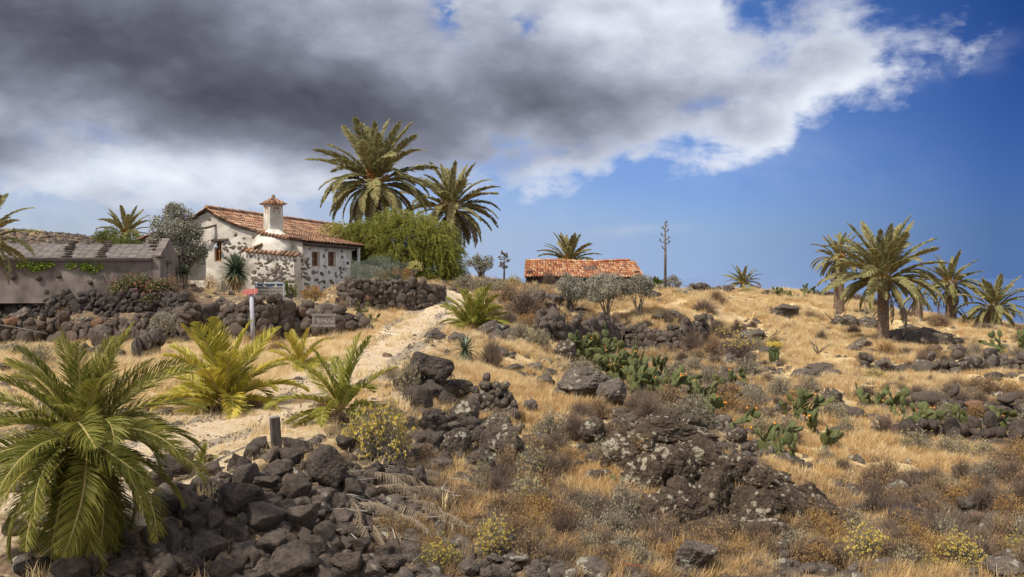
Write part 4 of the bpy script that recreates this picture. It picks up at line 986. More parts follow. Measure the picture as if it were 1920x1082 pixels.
for k in range(120):
    px = rnd.uniform(300, 700); py = rnd.uniform(862, 1085)
    if py < 830 + (620 - px) * .12 and px < 600: continue
    g = G(px, py); r_ = rnd.uniform(.06, .13); link('stone', rnd.choice(rocks('heap', 'basalt', 4, 12, planes=11, rough=.055, sharp=2.4, dmin=.46)), heap, g - heap.location + Vector((0, 0, r_ * .3)), (rnd.uniform(-.5, .5), rnd.uniform(-.5, .5), rnd.uniform(0, 6)), (r_ * 1.2, r_, r_ * .9))

# ================================================================ big rocks
def fac(seed, mat, planes=12, rough=.16, sharp=1.1, lvl=6, blocks=0): return rockmesh(lvl, seed, M[mat], planes, rough, True, 1.5, sharp, blocks)
rock_at(615, 878, 80, 86, label='large square block topping the stone heap right of the wooden post', sharp=fac(5, 'basalt', 9, .09, .9), sink=.04, group='foreground boulders')
rock_at(803, 697, 100, 76, label='black craggy boulder overlooking the track, beside the small agave', sharp=fac(8, 'basalt', 9, .09, 1.0), sink=.05, group='foreground boulders')
rock_at(792, 750, 40, 60, label='upright dark slab below the black craggy boulder', sharp=fac(9, 'basalt', 9, .12, .9, 5))
for q_ in ((761, 716, 50, 48), (812, 735, 50, 44), (842, 754, 48, 42), (813, 793, 58, 52), (806, 830, 60, 48), (775, 745, 44, 44), (880, 800, 50, 40), (905, 820, 46, 40), (850, 790, 44, 36), (650, 832, 42, 34), (744, 894, 62, 40), (781, 898, 40, 54), (758, 922, 42, 26), (737, 1062, 56, 46), (787, 1074, 50, 30), (700, 880, 40, 30), (860, 842, 36, 34), (790, 850, 40, 30), (830, 860, 36, 30), (720, 870, 34, 28), (820, 880, 30, 24)):
    rock_at(*q_, 'basalt', 5, adj='big black' if q_[2] > 44 else 'rounded black', group='foreground boulders')
for q_ in ((856, 731, 64, 38), (872, 775, 66, 62), (856, 826, 58, 52), (942, 840, 84, 88), (925, 800, 76, 46), (900, 865, 50, 44), (1110, 811, 56, 64), (1113, 865, 34, 30), (1163, 780, 34, 32), (1158, 800, 44, 40), (1092, 850, 30, 40), (1060, 658, 46, 46), (1381, 817, 44, 32), (1402, 840, 30, 24), (1492, 868, 36, 20), (1186, 912, 40, 30), (1210, 940, 44, 34), (1230, 990, 50, 36)):
    rock_at(*q_, 'rock_lichen', 5, adj='pale lichened' if q_[2] < 50 else 'large lichened', what='rock', group='lichened rocks on the slope')
for q_ in ((993, 764, 32, 34), (1006, 827, 56, 36), (1022, 717, 40, 32), (1045, 738, 30, 24), (1100, 897, 26, 22), (1060, 1031, 36, 32), (963, 1055, 54, 30), (926, 1053, 36, 26), (1302, 1050, 84, 72), (1117, 1072, 80, 42), (1160, 1030, 56, 38), (1686, 918, 46, 42), (1802, 938, 28, 32), (1880, 942, 66, 36), (1813, 976, 40, 18), (1862, 980, 50, 28), (1862, 1003, 70, 28), (1885, 1068, 84, 40), (1030, 700, 30, 20), (1380, 1040, 40, 26), (1240, 1060, 46, 30), (880, 1070, 40, 26), (1000, 1075, 40, 26), (1470, 1060, 40, 24)):
    rock_at(*q_, 'rock_grey', 5, adj='brown grey', what='rock', group='brown rocks on the slope')
rock_at(1095, 722, 120, 70, label='broad moss grey rock with dry scrub on it, left of the cactus patch', sharp=fac(21, 'rock_grey', 10, .14, .9), what='rock', sink=.12, mat='rock_grey', group='lichened rocks on the slope')
rock_at(1146, 738, 60, 58, label='grey rock face adjoining the broad moss grey rock under the cacti', sharp=fac(22, 'rock_grey', 10, .14, .9), what='rock', sink=.1, group='lichened rocks on the slope')
# the great outcrop
OUTM = [rockmesh(6, 500 + k, M['outcrop'], 14, .10, True, 1.5, 1.6, .55, .5) for k in range(7)]
for k, (px, py, w_, h_, tl) in enumerate(((1262, 815, 180, 70, .05), (1205, 832, 84, 60, 0), (1212, 890, 96, 96, .1), (1262, 880, 120, 104, 0), (1322, 868, 124, 104, .2), (1290, 945, 140, 104, .1), (1232, 960, 84, 70, 0), (1352, 935, 120, 104, .3), (1388, 880, 74, 60, .3), (1402, 955, 120, 96, .3), (1442, 915, 120, 76, .4), (1485, 958, 130, 84, .35), (1522, 932, 84, 52, .4), (1552, 975, 120, 64, .3), (1602, 990, 90, 44, .35), (1440, 998, 110, 48, .1), (1332, 995, 110, 48, 0), (1642, 1004, 56, 30, .3), (1165, 856, 84, 96, -.1), (1240, 1000, 70, 36, 0))):
    rock_at(px, py, w_, h_, sharp=OUTM[k % 7], what='outcrop', adj='broad' if w_ > 110 else 'dark craggy' if px > 1380 else 'white lichened', sink=.16, depth=.75, tilt=tl, rz=(0, math.pi)[k % 2] + rnd.uniform(-.3, .3) if tl == 0 else rnd.uniform(-.3, .3), group='outcrops in the middle of the slope')
rock_at(1724, 978, 130, 46, label='smooth dark flat slab lying in the grass near the right corner', sharp=fac(41, 'basalt', 9, .08, .9, 5), what='rock', sink=.3, depth=.6, rz=0, tilt=.3, group='brown rocks on the slope')
rock_at(1700, 1010, 90, 40, label='second smooth slab just below the flat slab near the right corner', sharp=fac(42, 'basalt', 9, .08, .9, 5), what='rock', sink=.3, depth=.6, rz=0, tilt=.1, group='brown rocks on the slope')
rock_at(1583, 603, 50, 26, 'rock_grey', 5, label='square balanced boulder on the straw left of the thick trunked palm', what='boulder', group='boulders around the far palms', sink=.0)
rock_at(1627, 606, 42, 26, 'rock_grey', 5, label='squat grey boulder between the balanced boulder and the palm trunk', what='boulder', group='boulders around the far palms')
for k, q_ in enumerate(((1690, 630, 50, 30), (1722, 634, 56, 32), (1755, 640, 60, 34), (1785, 645, 44, 26), (1705, 618, 40, 22), (1742, 624, 40, 22), (1672, 640, 36, 24), (1616, 645, 44, 24), (1600, 655, 30, 16), (1632, 660, 26, 14), (1800, 655, 50, 18), (1474, 582, 52, 24), (1456, 588, 26, 16), (1413, 632, 56, 30), (1440, 660, 40, 22), (1540, 690, 54, 22), (1510, 704, 56, 26), (1560, 700, 34, 16), (1325, 600, 30, 24), (1340, 610, 34, 22), (1310, 615, 30, 20), (1556, 748, 34, 26), (1552, 733, 12, 18), (1575, 765, 40, 22), (1600, 775, 46, 24), (1300, 728, 40, 24), (1262, 590, 40, 18), (1235, 595, 30, 16), (1040, 560, 44, 22), (1003, 556, 40, 26), (1030, 575, 30, 16), (1048, 620, 44, 34), (1018, 612, 40, 28), (925, 640, 24, 18), (952, 625, 26, 20), (838, 663, 18, 18), (1225, 553, 30, 18), (1390, 648, 40, 20), (1465, 640, 22, 14), (1490, 730, 30, 14), (1370, 560, 20, 8), (1350, 715, 30, 18), (940, 660, 30, 18), (965, 690, 34, 18), (1000, 690, 36, 18), (640, 712, 16, 8), (330, 795, 20, 10), (20, 655, 60, 22), (60, 670, 40, 20), (15, 690, 34, 20), (45, 590, 44, 30))):
    rock_at(*q_, 'rock_grey' if k % 3 else 'basalt_wall', 4, what='boulder', adj='weathered' if q_[2] > 35 else 'small weathered', group='boulders around the far slope')

# ================================================================ signs, posts, fence and other made things
p = G(519, 847); post = thing('wooden_post', 'short dark square wooden post leaning at the top of the stone heap', 'post', p, .45)
hh = 62 * p.y / F; b = MB(); b.box((0, 0, hh / 2 - .03), (.135, .135, hh + .1), top=.97); o = b.build('shaft', M['wood_post'], post); post.rotation_euler = (R(2), R(-4), .45)
b = MB(); b.box((0, 0, hh + .028), (.128, .128, .012)); b.build('end_grain', M['wood_grey'], post)
# arrow sign
p = G(475, 644); sg = thing('arrow_sign', 'faded red wooden arrow sign on a pale pole in front of the garden wall', 'sign', p)
th = (644 - 543) * p.y / F; k = p.y / F
b = MB(); b.tube([(0, 0, -.1), (-.06, 0, th * .9)], .075, 10); b.build('pole', M['metal_rust'], sg, True)
b = MB(); b.tube([(-.06, 0, th * .9), (-.065, 0, th)], [.085, .07], 10); b.build('pole_cap', M['pink'], sg)
az_ = th - 4.5 * k; V_ = [(-21 * k, 0), (-15 * k, 4.5 * k), (9 * k, 6.8 * k), (10 * k, -2 * k), (-15 * k, -5.5 * k)]
b = MB(); n = 5; b.add([(x, -.11, az_ + z) for x, z in V_] + [(x, -.075, az_ + z) for x, z in V_], [tuple(range(n))] + [tuple(range(2 * n - 1, n - 1, -1))] + [(i, i + n, (i + 1) % n + n, (i + 1) % n) for i in range(n)]); ar = b.build('arrow_board', M['pink'], sg)
# letter sign
p = at(607, 613, G(607, 640).y - .15); sgn = thing('letter_sign', 'grey wooden board lettered PRIVADO hung on the garden wall', 'sign', p, .10); k = p.y / F
W2, H2 = 21 * k, 12.5 * k
b = MB(); b.box((0, 0, H2), (2 * W2, .05, 2 * H2 - .02)); b.build('board', M['wood_sign'], sgn); fw = .085
for nm, c_, d_ in (('frame_rail', (0, -.045, 2 * H2 - fw / 2), (2 * W2 + .06, .05, fw)), ('frame_rail', (0, -.045, fw / 2), (2 * W2 + .06, .05, fw)), ('frame_stile', (-W2 + fw / 2, -.04, H2), (fw, .04, 2 * H2 - 2 * fw)), ('frame_stile', (W2 - fw / 2, -.04, H2), (fw, .04, 2 * H2 - 2 * fw))):
    b = MB(); b.box(c_, d_); b.build(nm, M['wood_grey'], sgn)
cu = bpy.data.curves.new('lettering', 'FONT'); cu.body = 'PRIVADO'; cu.size = .27; cu.extrude = .006; cu.align_x = 'CENTER'; cu.align_y = 'CENTER'; cu.space_character = 1.05
tmp = bpy.data.objects.new('tmp', cu); COL.objects.link(tmp); bpy.context.view_layer.update()
tm = bpy.data.meshes.new_from_object(tmp); bpy.data.objects.remove(tmp); tm.materials.clear(); tm.materials.append(M['lettering'])
_c = np.array([v.co[:] for v in tm.vertices]); _w = _c.max(0) - _c.min(0); _sx = 2 * W2 * .80 / _w[0]; _sy = 2 * H2 * .44 / _w[1]
link('lettering', tm, sgn, (0, -.034, H2 * 1.02), (R(90), 0, 0), (_sx, _sy, 1))
# trailer side boards
p = at(506, 562, 44.0); k = p.y / F; tr_ = thing('trailer', 'old trailer side of grey boards with a blue metal rail by the cottage corner', 'trailer', p, .05)
W3 = 25 * k; 
for r_ in range(4): b = MB(); b.box((0, 0, (3.5 + r_ * 6) * k), (2 * W3, .04, 5.4 * k)); b.build('board', M['wood_grey'], tr_)
for x in (-W3 - .03, W3 + .03): b = MB(); b.tube([(x, 0, -.15), (x, 0, 31 * k)], .035, 8); b.build('stake', M['metal'], tr_)
b = MB(); b.tube([(-W3, 0, 30 * k), (W3, 0, 31 * k)], .035, 8); b.build('top_rail', M['metal'], tr_)
for x0, x1 in ((-24, -13), (-7, 6), (12, 24)): b = MB(); b.box(((x0 + x1) / 2 * k, .02, 27 * k), ((x1 - x0) * k, .04, 4.6 * k)); b.build('panel', M['blue'], tr_)
b = MB(); b.box((0, .9, 8 * k), (2 * W3, 1.7, .06)); b.build('floor', M['wood_grey'], tr_)
for x in (-.6, .6): b = MB(); b.tube([(x, .5, -.1), (x, .62, -.1)], .28, 16); b.build('wheel', M['dark'], tr_)
# chain link fence
fp = [at(658, 527, 44.6), at(690, 527, 44.7), at(730, 526, 44.9), at(768, 526, 45.4)]
fen = thing('chain_link_fence', 'sagging green chain link fence on the terrace wall right of the cottage', 'fence', fp[0])
fh = 1.0; b = MB(); 
def fpt(t, z):
    k = min(int(t * 3), 2); q_ = fp[k].lerp(fp[k + 1], t * 3 - k) - fp[0]; return q_ + Vector((0, 0, z * (1 - .12 * math.sin(t * 9)) * (1 if t < .85 else .9)))
N_ = 44
for s_ in (1, -1):
    for i in range(-14, N_ + 14):
        P_ = []
        for j in range(15):
            t = (i + s_ * j) / N_
            if 0 <= t <= 1: P_.append(fpt(t, fh * j / 14))
        if len(P_) > 1: b.tube(P_, .0085, 3, cap=False)
b.build('mesh_wire', M['wire'], fen)
for t in (0, .34, .68, 1): b = MB(); b.tube([fpt(t, -.2), fpt(t, fh * 1.06)], .018, 7); b.build('fence_post', M['wire'], fen)
# timber logs heaped on the wall
lg = thing('log_pile', 'heap of old driftwood logs and roots lying behind the letter sign', 'log pile', at(575, 580, 41))
for x0, y0, x1, y1, r_ in ((530, 562, 572, 584, .14), (545, 566, 600, 574, .12), (560, 576, 618, 580, .13), (575, 588, 615, 582, .12), (598, 572, 622, 588, .11), (600, 574, 640, 572, .10), (585, 592, 612, 574, .08), (612, 588, 642, 580, .08), (556, 584, 590, 590, .12), (618, 578, 655, 592, .06), (520, 570, 545, 590, .09)):
    a_ = at(x0, y0, 41 + rnd.uniform(-.5, .3)); b_ = at(x1, y1, 40.6 + rnd.uniform(-.3, .5)); m1 = a_.lerp(b_, .35) + Vector((0, rnd.uniform(-.1, .1), rnd.uniform(-.06, .08))); m2 = a_.lerp(b_, .7) + Vector((0, 0, rnd.uniform(-.05, .07)))
    b = MB(); b.tube([q_ - lg.location for q_ in (a_, m1, m2, b_)], [r_, r_ * .9, r_ * 1.05, r_ * .7], 8); b.build('log', M['log'], lg, True)
# rope, cable, tin, white stub
def strand(name, label, cat, P_, r_, mat, n=20):
    P_ = [Vector(q_) for q_ in P_]; o = P_[0].copy(); Q = []
    for i in range(n + 1):
        t = i / n * (len(P_) - 1); k = min(int(t), len(P_) - 2); Q.append(P_[k].lerp(P_[k + 1], t - k) - o)
    for _ in range(3): Q = [Q[0]] + [(Q[i - 1] + Q[i] * 2 + Q[i + 1]) / 4 for i in range(1, n)] + [Q[-1]]
    b = MB(); b.tube(Q, r_, 6); ob_ = b.build(name, mat, None, True, loc=o); tag(ob_, label, cat)
up = Vector((0, 0, .04))
strand('rope', 'white rope trailing from the garden wall onto the track', 'rope', [G(668, 603) + up * 3, G(684, 612) + up, G(702, 621) + up, G(720, 626) + up * .8, G(745, 630) + up * .8], .028, M['rope'])
strand('cable', 'thin grey cable drooping before the lower wall at the left edge', 'cable', [at(-20, 607, 34), at(20, 612, 34), at(60, 620, 34), at(90, 626, 34.2)], .022, M['cable'])
strand('hose', 'dark hose curving behind the stones at the wooden post', 'hose', [G(408, 868) + up, G(440, 853) + up, G(470, 840) + up, G(500, 835) + up, G(540, 836) + up], .022, M['cable'])
p = G(1190, 1070); tn = thing('tin_shard', 'rust red tin shard full of pebbles beside a thorn twig', 'scrap', p)
v, f = ico(3); half = v[:, 2] < .12; v2 = v * np.array([.20, .13, .10]); v2[~half, 2] = .012 + .004 * fbm(v[~half] * 5, 2, 3); v2 *= (1 + .06 * fbm(v * 2.5, 2, 7))[:, None]
fk = np.array([t for t in f if half[t].any()]); link('tin', mesh('tin', v2 + np.array([0, 0, .07]), fk, M['rustmetal'], True), tn, (0, 0, 0), (R(-14), R(8), .2))
for k in range(9): link('pebble', rnd.choice(rocks('peb', 'rock_grey', 3, 4, planes=7, rough=.08)), tn, (rnd.uniform(-.12, .12), rnd.uniform(-.07, .06), .09 + rnd.random() * .02), (0, 0, rnd.random() * 6), (.025, .022, .018))
# ================================================================ palms
def frondmesh(name, mats, bend, pairs=46, seg=14, lw=.020, ll=.22, dihedral=28, droop=.25, seed=0, hi=False, bare=.14, wig=0.0, twist=0.0, ragged=.1):
    """unit length frond along +X, curving down by `bend` degrees; leaflets in two ranks"""
    r = np.random.default_rng(seed); V = []; Fq = []; mi = []; T = []
    P = [np.zeros(3)]; ang = 0.0; dirs = []
    for i in range(seg):
        t = (i + .5) / seg; a = -R(bend) * (t ** 1.5); d = np.array([math.cos(a), wig * math.sin(t * 4) * .3, math.sin(a)]); d /= np.linalg.norm(d); dirs.append(d); P.append(P[-1] + d / seg)
    P = np.array(P); dirs.append(dirs[-1]); dirs = np.array(dirs)
    def ev(t):
        f = t * seg; k = min(int(f), seg - 1); g = f - k; return P[k] * (1 - g) + P[k + 1] * g, dirs[k] * (1 - g) + dirs[k + 1] * g
    # rachis: flattened triangular tube
    for i in range(seg + 1):
        t = i / seg; w = .016 * (1 - t) ** .8 + .002 + .02 * max(0, .08 - t) / .08; d = dirs[i]; side = np.array([0, 1, 0]); up = np.cross(side, d) * -1
        V += [P[i] + side * w, P[i] + up * w * .6, P[i] - side * w, P[i] - up * w * .5]; T += [.5] * 4
    for i in range(seg):
        for k in range(4): Fq.append((i * 4 + k, i * 4 + (k + 1) % 4, (i + 1) * 4 + (k + 1) % 4, (i + 1) * 4 + k)); mi.append(1)
    for j in range(pairs):
        t = bare + (1 - bare) * (j + .5 * r.random()) / pairs
        p, d = ev(t); d = d / np.linalg.norm(d); up = np.array([-d[2], 0, d[0]])
        L = ll * (math.sin(math.pi * min(1, (.12 + .88 * (t - bare) / (1 - bare))) ** .85) ** .55) * (1 if t > bare + .06 else .6) * r.uniform(.88, 1.1)
        if t > .9: L *= (1 - t) / .1 * .45 + .55
        fwd = .55 + .75 * t
        for s in (-1, 1):
            if r.random() < ragged * .5: continue
            tw = twist * (t - .3)
            dv = np.array([0, s, 0]) * math.cos(R(dihedral) + s * tw) + up * math.sin(R(dihedral * (1 - .4 * t)) + r.normal() * .10 + s * tw) + d * (fwd + r.normal() * .10)
            dv /= np.linalg.norm(dv)
            Lr = L * r.uniform(1 - ragged, 1)
            wv = d * lw * .5 * (1.15 if hi else 1) + up * lw * .25 * r.normal()
            mid = p + dv * Lr * .5; tip = p + dv * Lr - np.array([0, 0, 1]) * Lr * droop * r.uniform(.6, 1.3)
            b = len(V); tt = min(1, max(0, .5 + .28 * r.normal() + .25 * (t - .5)))
            V += [p - wv * .7, p + wv * .7, mid + wv, mid - wv, tip]; T += [max(0, tt - .15)] * 2 + [tt] * 2 + [min(1, tt + .4)]
            Fq += [(b, b + 1, b + 2, b + 3), (b + 3, b + 2, b + 4)]; mi += [0, 0]
    return mesh(name, V, Fq, None, False, T, [M[m] for m in mats], mi)
FM = {}
def fronds(style):
    if style in FM: return FM[style]
    cfg = {'grown': dict(mats=('palm_far', 'stalk'), pairs=64, lw=.030, ll=.155, dihedral=26, droop=.22),
           'young': dict(mats=('palm_mid', 'stalk'), pairs=64, lw=.021, ll=.235, dihedral=30, droop=.16, bare=.10),
           'hi': dict(mats=('palm', 'stalk'), pairs=88, lw=.0105, ll=.235, dihedral=30, droop=.20, bare=.10, hi=True, ragged=.06),
           'yellow': dict(mats=('palm_yellow', 'stalk'), pairs=60, lw=.023, ll=.235, dihedral=30, droop=.14, bare=.08)}[style]
    out = {}
    for cls, bend in (('up', 26), ('mid', 48), ('arc', 76), ('low', 62)):
        out[cls] = [frondmesh('frond', bend=bend * (.85 + .15 * k), seed=17 * k + bend, twist=.5 * (k - 1), **cfg) for k in range(3)]
    d = dict(cfg); d['mats'] = ('palm_dead', 'palm_dead'); d['droop'] = .8; d['dihedral'] = -25; d['ragged'] = .5; d['ll'] = cfg['ll'] * .8
    out['dead'] = [frondmesh('frond', bend=62 + 14 * k, seed=90 + k, wig=.15, **d) for k in range(2)]
    FM[style] = out; return out
def put_frond(root, me, L, az, el, roll=0, base=(0, 0, 0), wide=1.0, name='frond', r0=.0):
    m = Matrix.Rotation(az, 4, 'Z') @ Matrix.Rotation(-el, 4, 'Y') @ Matrix.Rotation(roll, 4, 'X')
    loc = Vector(base) + Vector((math.cos(az) * r0 * math.cos(el), math.sin(az) * r0 * math.cos(el), r0 * math.sin(el) * .5))
    return link(name, me, root, loc, m.to_euler(), (L, L * wide, L))
def trunkmesh(h, r0, r1, lean=(0, 0), ring=.09, rows=None, seed=0):
    rows = rows or max(10, int(h / ring) * 3); n = 36; V = []; r = np.random.default_rng(seed)
    for i in range(rows + 1):
        t = i / rows; z = h * t; rad = r0 * (1 - t) ** 1.0 + r1 * t; rad *= 1 + .25 * math.exp(-t * 10) ; cx = lean[0] * t * t; cy = lean[1] * t * t
        for k in range(n):
            a = 2 * math.pi * k / n; ph = z / ring; d = (abs(((k / n * 12 + ph) % 1) - .5) + abs(((k / n * 12 - ph) % 1) - .5)); rr = rad * (1 + .13 * (d - .5) + .02 * r.normal())
            V.append((cx + math.cos(a) * rr, cy + math.sin(a) * rr, z))
    Fq = np.array([(i * n + k, i * n + (k + 1) % n, (i + 1) * n + (k + 1) % n, (i + 1) * n + k) for i in range(rows) for k in range(n)])
    return mesh('trunk', V, Fq, M['palmtrunk'], False)
def ptrunk():
    m, t, b = material('palm trunk', .92, .15); v = t.coords(); n = t.noise(14, 5, .6, v); n2 = t.noise(1.3, 3, .5, v)
    c = t.mix(t.mr(n, .3, .7), (.10, .068, .045), (.30, .215, .15)); c = t.mix(t.math('MULTIPLY', t.mr(n2, .5, .7), .4), c, (.20, .17, .14))
    t.l.new(c, b.inputs['Base Color']); t.l.new(t.bump(n, .6, .03), b.inputs['Normal']); return m
M['palmtrunk'] = ptrunk()
def palm(label, crown_px, crown_py, Y, base, L, n=52, style='grown', trunk=.36, dead=6, fruit=True, group='grown palms with trunks', seed=0, spread=1.0, skew=None, top=84, bot=-32, boss=.42, name='palm_tree', shortlow=.95):
    """crown centre seen at (crown_px, crown_py) at depth Y; base is the z of the foot"""
    r = random.Random(seed); c = at(crown_px, crown_py - 5, Y); root = thing(name, label, 'palm', (c.x, c.y, base), 0, group); h = c.z - base
    if trunk: link('trunk', trunkmesh(h, trunk, trunk * .92, seed=seed), root)
    S = fronds(style)
    if boss:
        v, f = ico(3); v2 = v * np.array([boss, boss, boss * 1.25]) * (1 + .10 * np.abs(fbm(v * 6, 2, seed)))[:, None] + np.array([0, 0, h - boss * .5])
        link('crown_boss', mesh('crown_boss', v2, f, M['palmtrunk']), root)
    ga = 2.399963
    for i in range(n):
        a = (i + .5) / n; el = R(top + (bot - top) * a ** .88) + r.gauss(0, .07); az = i * ga + r.gauss(0, .1)
        cls = 'up' if el > R(62) else 'mid' if el > R(28) else 'arc' if el > R(2) else 'low'
        ln = L * (.82 + .22 * math.sin(math.pi * min(1, a + .15))) * r.uniform(.9, 1.06) * (1 if el < R(60) else 1.04) * (shortlow if el < R(2) else 1)
        put_frond(root, r.choice(S[cls]), ln, az, el, r.gauss(0, .25), (0, 0, h), wide=r.uniform(.9, 1.15), r0=boss * .6)
    for i in range(dead):
        az = r.uniform(0, 6.28); put_frond(root, r.choice(S['dead']), L * r.uniform(.6, .9), az, R(r.uniform(-52, -25)), 0, (0, 0, h - .15), name='dry_frond', r0=boss * .6)
    if fruit:
        V = []; Fq = []; Tn = []; b = MB()
        for i in range(5):
            az = r.uniform(0, 6.28); el = R(r.uniform(15, 60)); ln = L * r.uniform(.22, .34)
            for k in range(26):
                a2 = az + r.gauss(0, .22); e2 = el + r.gauss(0, .18); d = Vector((math.cos(a2) * math.cos(e2), math.sin(a2) * math.cos(e2), math.sin(e2))); s_ = Vector((0, 0, h + .05))
                P_ = [s_ + d * ln * .35, s_ + d * ln * .8, s_ + d * ln * 1.0 - Vector((0, 0, ln * .2))]; b.tube(P_, [.018, .014, .010], 3, cap=False, t=r.random())
        b.build('fruit_stalks', M['palm_orange'], root)
    return root
def ground_z(px, py, Y): return at(px, py, Y).z
palm('tallest palm, its great round crown rising above the pepper tree', 703, 350, 70, -.4, 4.75, 66, trunk=.37, dead=8, seed=1, bot=-42, boss=.5)
palm('second palm leaning out behind the pepper tree, just right of the tallest', 846, 398, 78, -1.0, 4.15, 54, trunk=.36, dead=7, seed=2, bot=-48, boss=.5)
palm('palm crown showing above the roof of the tiled barn', 1066, 497, 86, -2.5, 2.75, 46, trunk=.35, dead=2, seed=3, bot=-12)
palm('small round palm alone on the skyline right of the agave mast', 1393, 537, 96, -2.4, 2.0, 36, trunk=.25, dead=2, fruit=False, seed=4, bot=-10, boss=.25)
palm('slim trunked palm half hidden behind the thick trunked one', 1573, 492, 66, -2.9, 2.05, 38, trunk=.34, dead=5, seed=5, bot=-38, boss=.34)
palm('thick trunked palm standing in the straw on the right slope', 1656, 532, 50, ground_z(1652, 655, 50), 3.25, 60, trunk=.28, dead=3, fruit=False, seed=16, bot=-24, boss=.40, shortlow=.8)
palm('palm with orange fruit stalks, second from the right edge', 1783, 538, 62, ground_z(1783, 612, 62), 2.15, 40, trunk=.33, dead=3, seed=7, bot=-40, boss=.36)
palm('low dense palm at the right edge of the far slope', 1864, 582, 60, ground_z(1864, 618, 60), 2.15, 50, trunk=.42, dead=8, fruit=False, seed=8, bot=-38, boss=.42)
palm('stunted trunkless palm between the two palms at the right edge', 1815, 617, 63, ground_z(1815, 622, 63), 1.3, 22, trunk=0, dead=2, fruit=False, seed=9, bot=8, boss=.15)
palm('half dry palm sagging behind the thick trunked palm on its right', 1722, 560, 61, ground_z(1722, 600, 61), 1.6, 20, trunk=.25, dead=5, fruit=False, seed=10, bot=-45, boss=.28)
palm('palm peeping over the green bush behind the grey shed', 236, 445, 62, -.2, 1.9, 30, trunk=.3, dead=0, seed=11, bot=-5, boss=.3)
palm('palm at the left edge whose fronds hang over the shed roof', -38, 462, 31, -1.0, 1.75, 36, trunk=.3, dead=6, seed=12, bot=-30, boss=.3)
# young palms without trunks
def young(label, px, py, Hpx, n, style, seed, wide=1.0, top=86, bot=6, dead=3, lift=.0, Y=None, group='young trunkless palms'):
    g = G(px, py) if Y is None else at(px, py, Y); k = g.y / F; L = Hpx * k
    if Y: cz = g.z; g.z = H(g.x, g.y); lift = (cz - g.z) / L
    r = random.Random(seed)
    root = thing('young_palm', label, 'palm', g, 0, group); S = fronds(style)
    if n > 14:
        v, f = ico(3); bs = L * .085; v2 = v * np.array([bs, bs, bs * 1.5]) * (1 + .15 * np.abs(fbm(v * 6, 2, seed)))[:, None] + np.array([0, 0, lift * L * .6]); link('stem', mesh('stem', v2, f, M['palmtrunk']), root)
    if Y: link('trunk', trunkmesh(lift * L, L * .07, L * .07, seed=seed), root)
    for i in range(n):
        a = (i + .5) / n; el = R(top + (bot - top) * a ** .9) + r.gauss(0, .06); az = i * 2.39996 + r.gauss(0, .15) + seed
        cls = 'up' if el > R(66) else 'mid' if el > R(38) else 'arc'
        if el < R(5): cls = 'low'
        ln = L * r.uniform(.86, 1.06) * (1.02 if el > R(60) else wide)
        put_frond(root, r.choice(S[cls]), ln, az, el, r.gauss(0, .35), (0, 0, lift * L), wide=r.uniform(.85, 1.1), r0=L * .03)
    for i in range(dead): put_frond(root, r.choice(S['dead']), L * r.uniform(.5, .8), r.uniform(0, 6.28), R(r.uniform(-30, 5) if not Y else r.uniform(-75, -45)), 0, (0, 0, lift * L), name='dry_frond')
    return root
g0 = young('big green palm filling the lower left corner', 155, 826, 226, 74, 'hi', 4, 1.1, top=88, bot=-74, dead=5, Y=11.3)
young('yellowing palm on the straw left of the track', 420, 768, 172, 30, 'yellow', 5, 1.0, bot=4, dead=5, lift=.06)
young('small yellow green palm behind the yellowing one, near the letter sign', 562, 692, 84, 14, 'yellow', 6, 1.0, bot=14, dead=3)
young('bright green palm at the track edge above the yellow bush', 640, 800, 150, 20, 'young', 7, 1.0, bot=-20, dead=3, lift=.20)
young('bushy palm beside the track with an orange base', 886, 618, 88, 28, 'young', 8, .95, bot=12, dead=4, lift=.02)
young('palm seedling by the track edge left of the wooden post', 378, 872, 46, 8, 'young', 9, 1.0, bot=20, dead=0)

# ================================================================ sword leaved rosettes
def swordmesh(n, w, seed, mat, tmin=-35, tmax=88, seg=3, bend=.25, thick=.0, name='leaves', dead=0.0, lenf=lambda el: 1.0):
    r = np.random.default_rng(seed); V = []; Fq = []; T = []
    for i in range(n):
        a = (i + .5) / n; el = R(tmax + (tmin - tmax) * a ** .8) + r.normal() * .08; az = i * 2.39996 + r.normal() * .1
        L = r.uniform(.85, 1.05) * lenf(el); side = np.array([-math.sin(az), math.cos(az), 0]); tt = min(1, max(0, .5 + .3 * r.normal()))
        p = np.array([math.cos(az) * .02, math.sin(az) * .02, 0]); b0 = len(V); e = el
        for s in range(seg + 1):
            t = s / seg; ww = w * (1 - t) ** .6 * (.7 + .6 * math.sin(math.pi * min(.5, t + .15))) if s < seg else .0005
            up = np.array([-math.cos(az) * math.sin(e), -math.sin(az) * math.sin(e), math.cos(e)])
            V += [p + side * ww, p - up * ww * .35, p - side * ww]; T += [tt] * 3
            p = p + np.array([math.cos(az) * math.cos(e), math.sin(az) * math.cos(e), math.sin(e)]) * L / seg; e -= bend * R(40) * (s + 1) / seg * max(0, math.cos(el))
        for s in range(seg):
            for k in (0, 1): Fq.append((b0 + s * 3 + k, b0 + s * 3 + k + 1, b0 + (s + 1) * 3 + k + 1, b0 + (s + 1) * 3 + k))
    return mesh(name, V, Fq, M[mat], False, T)
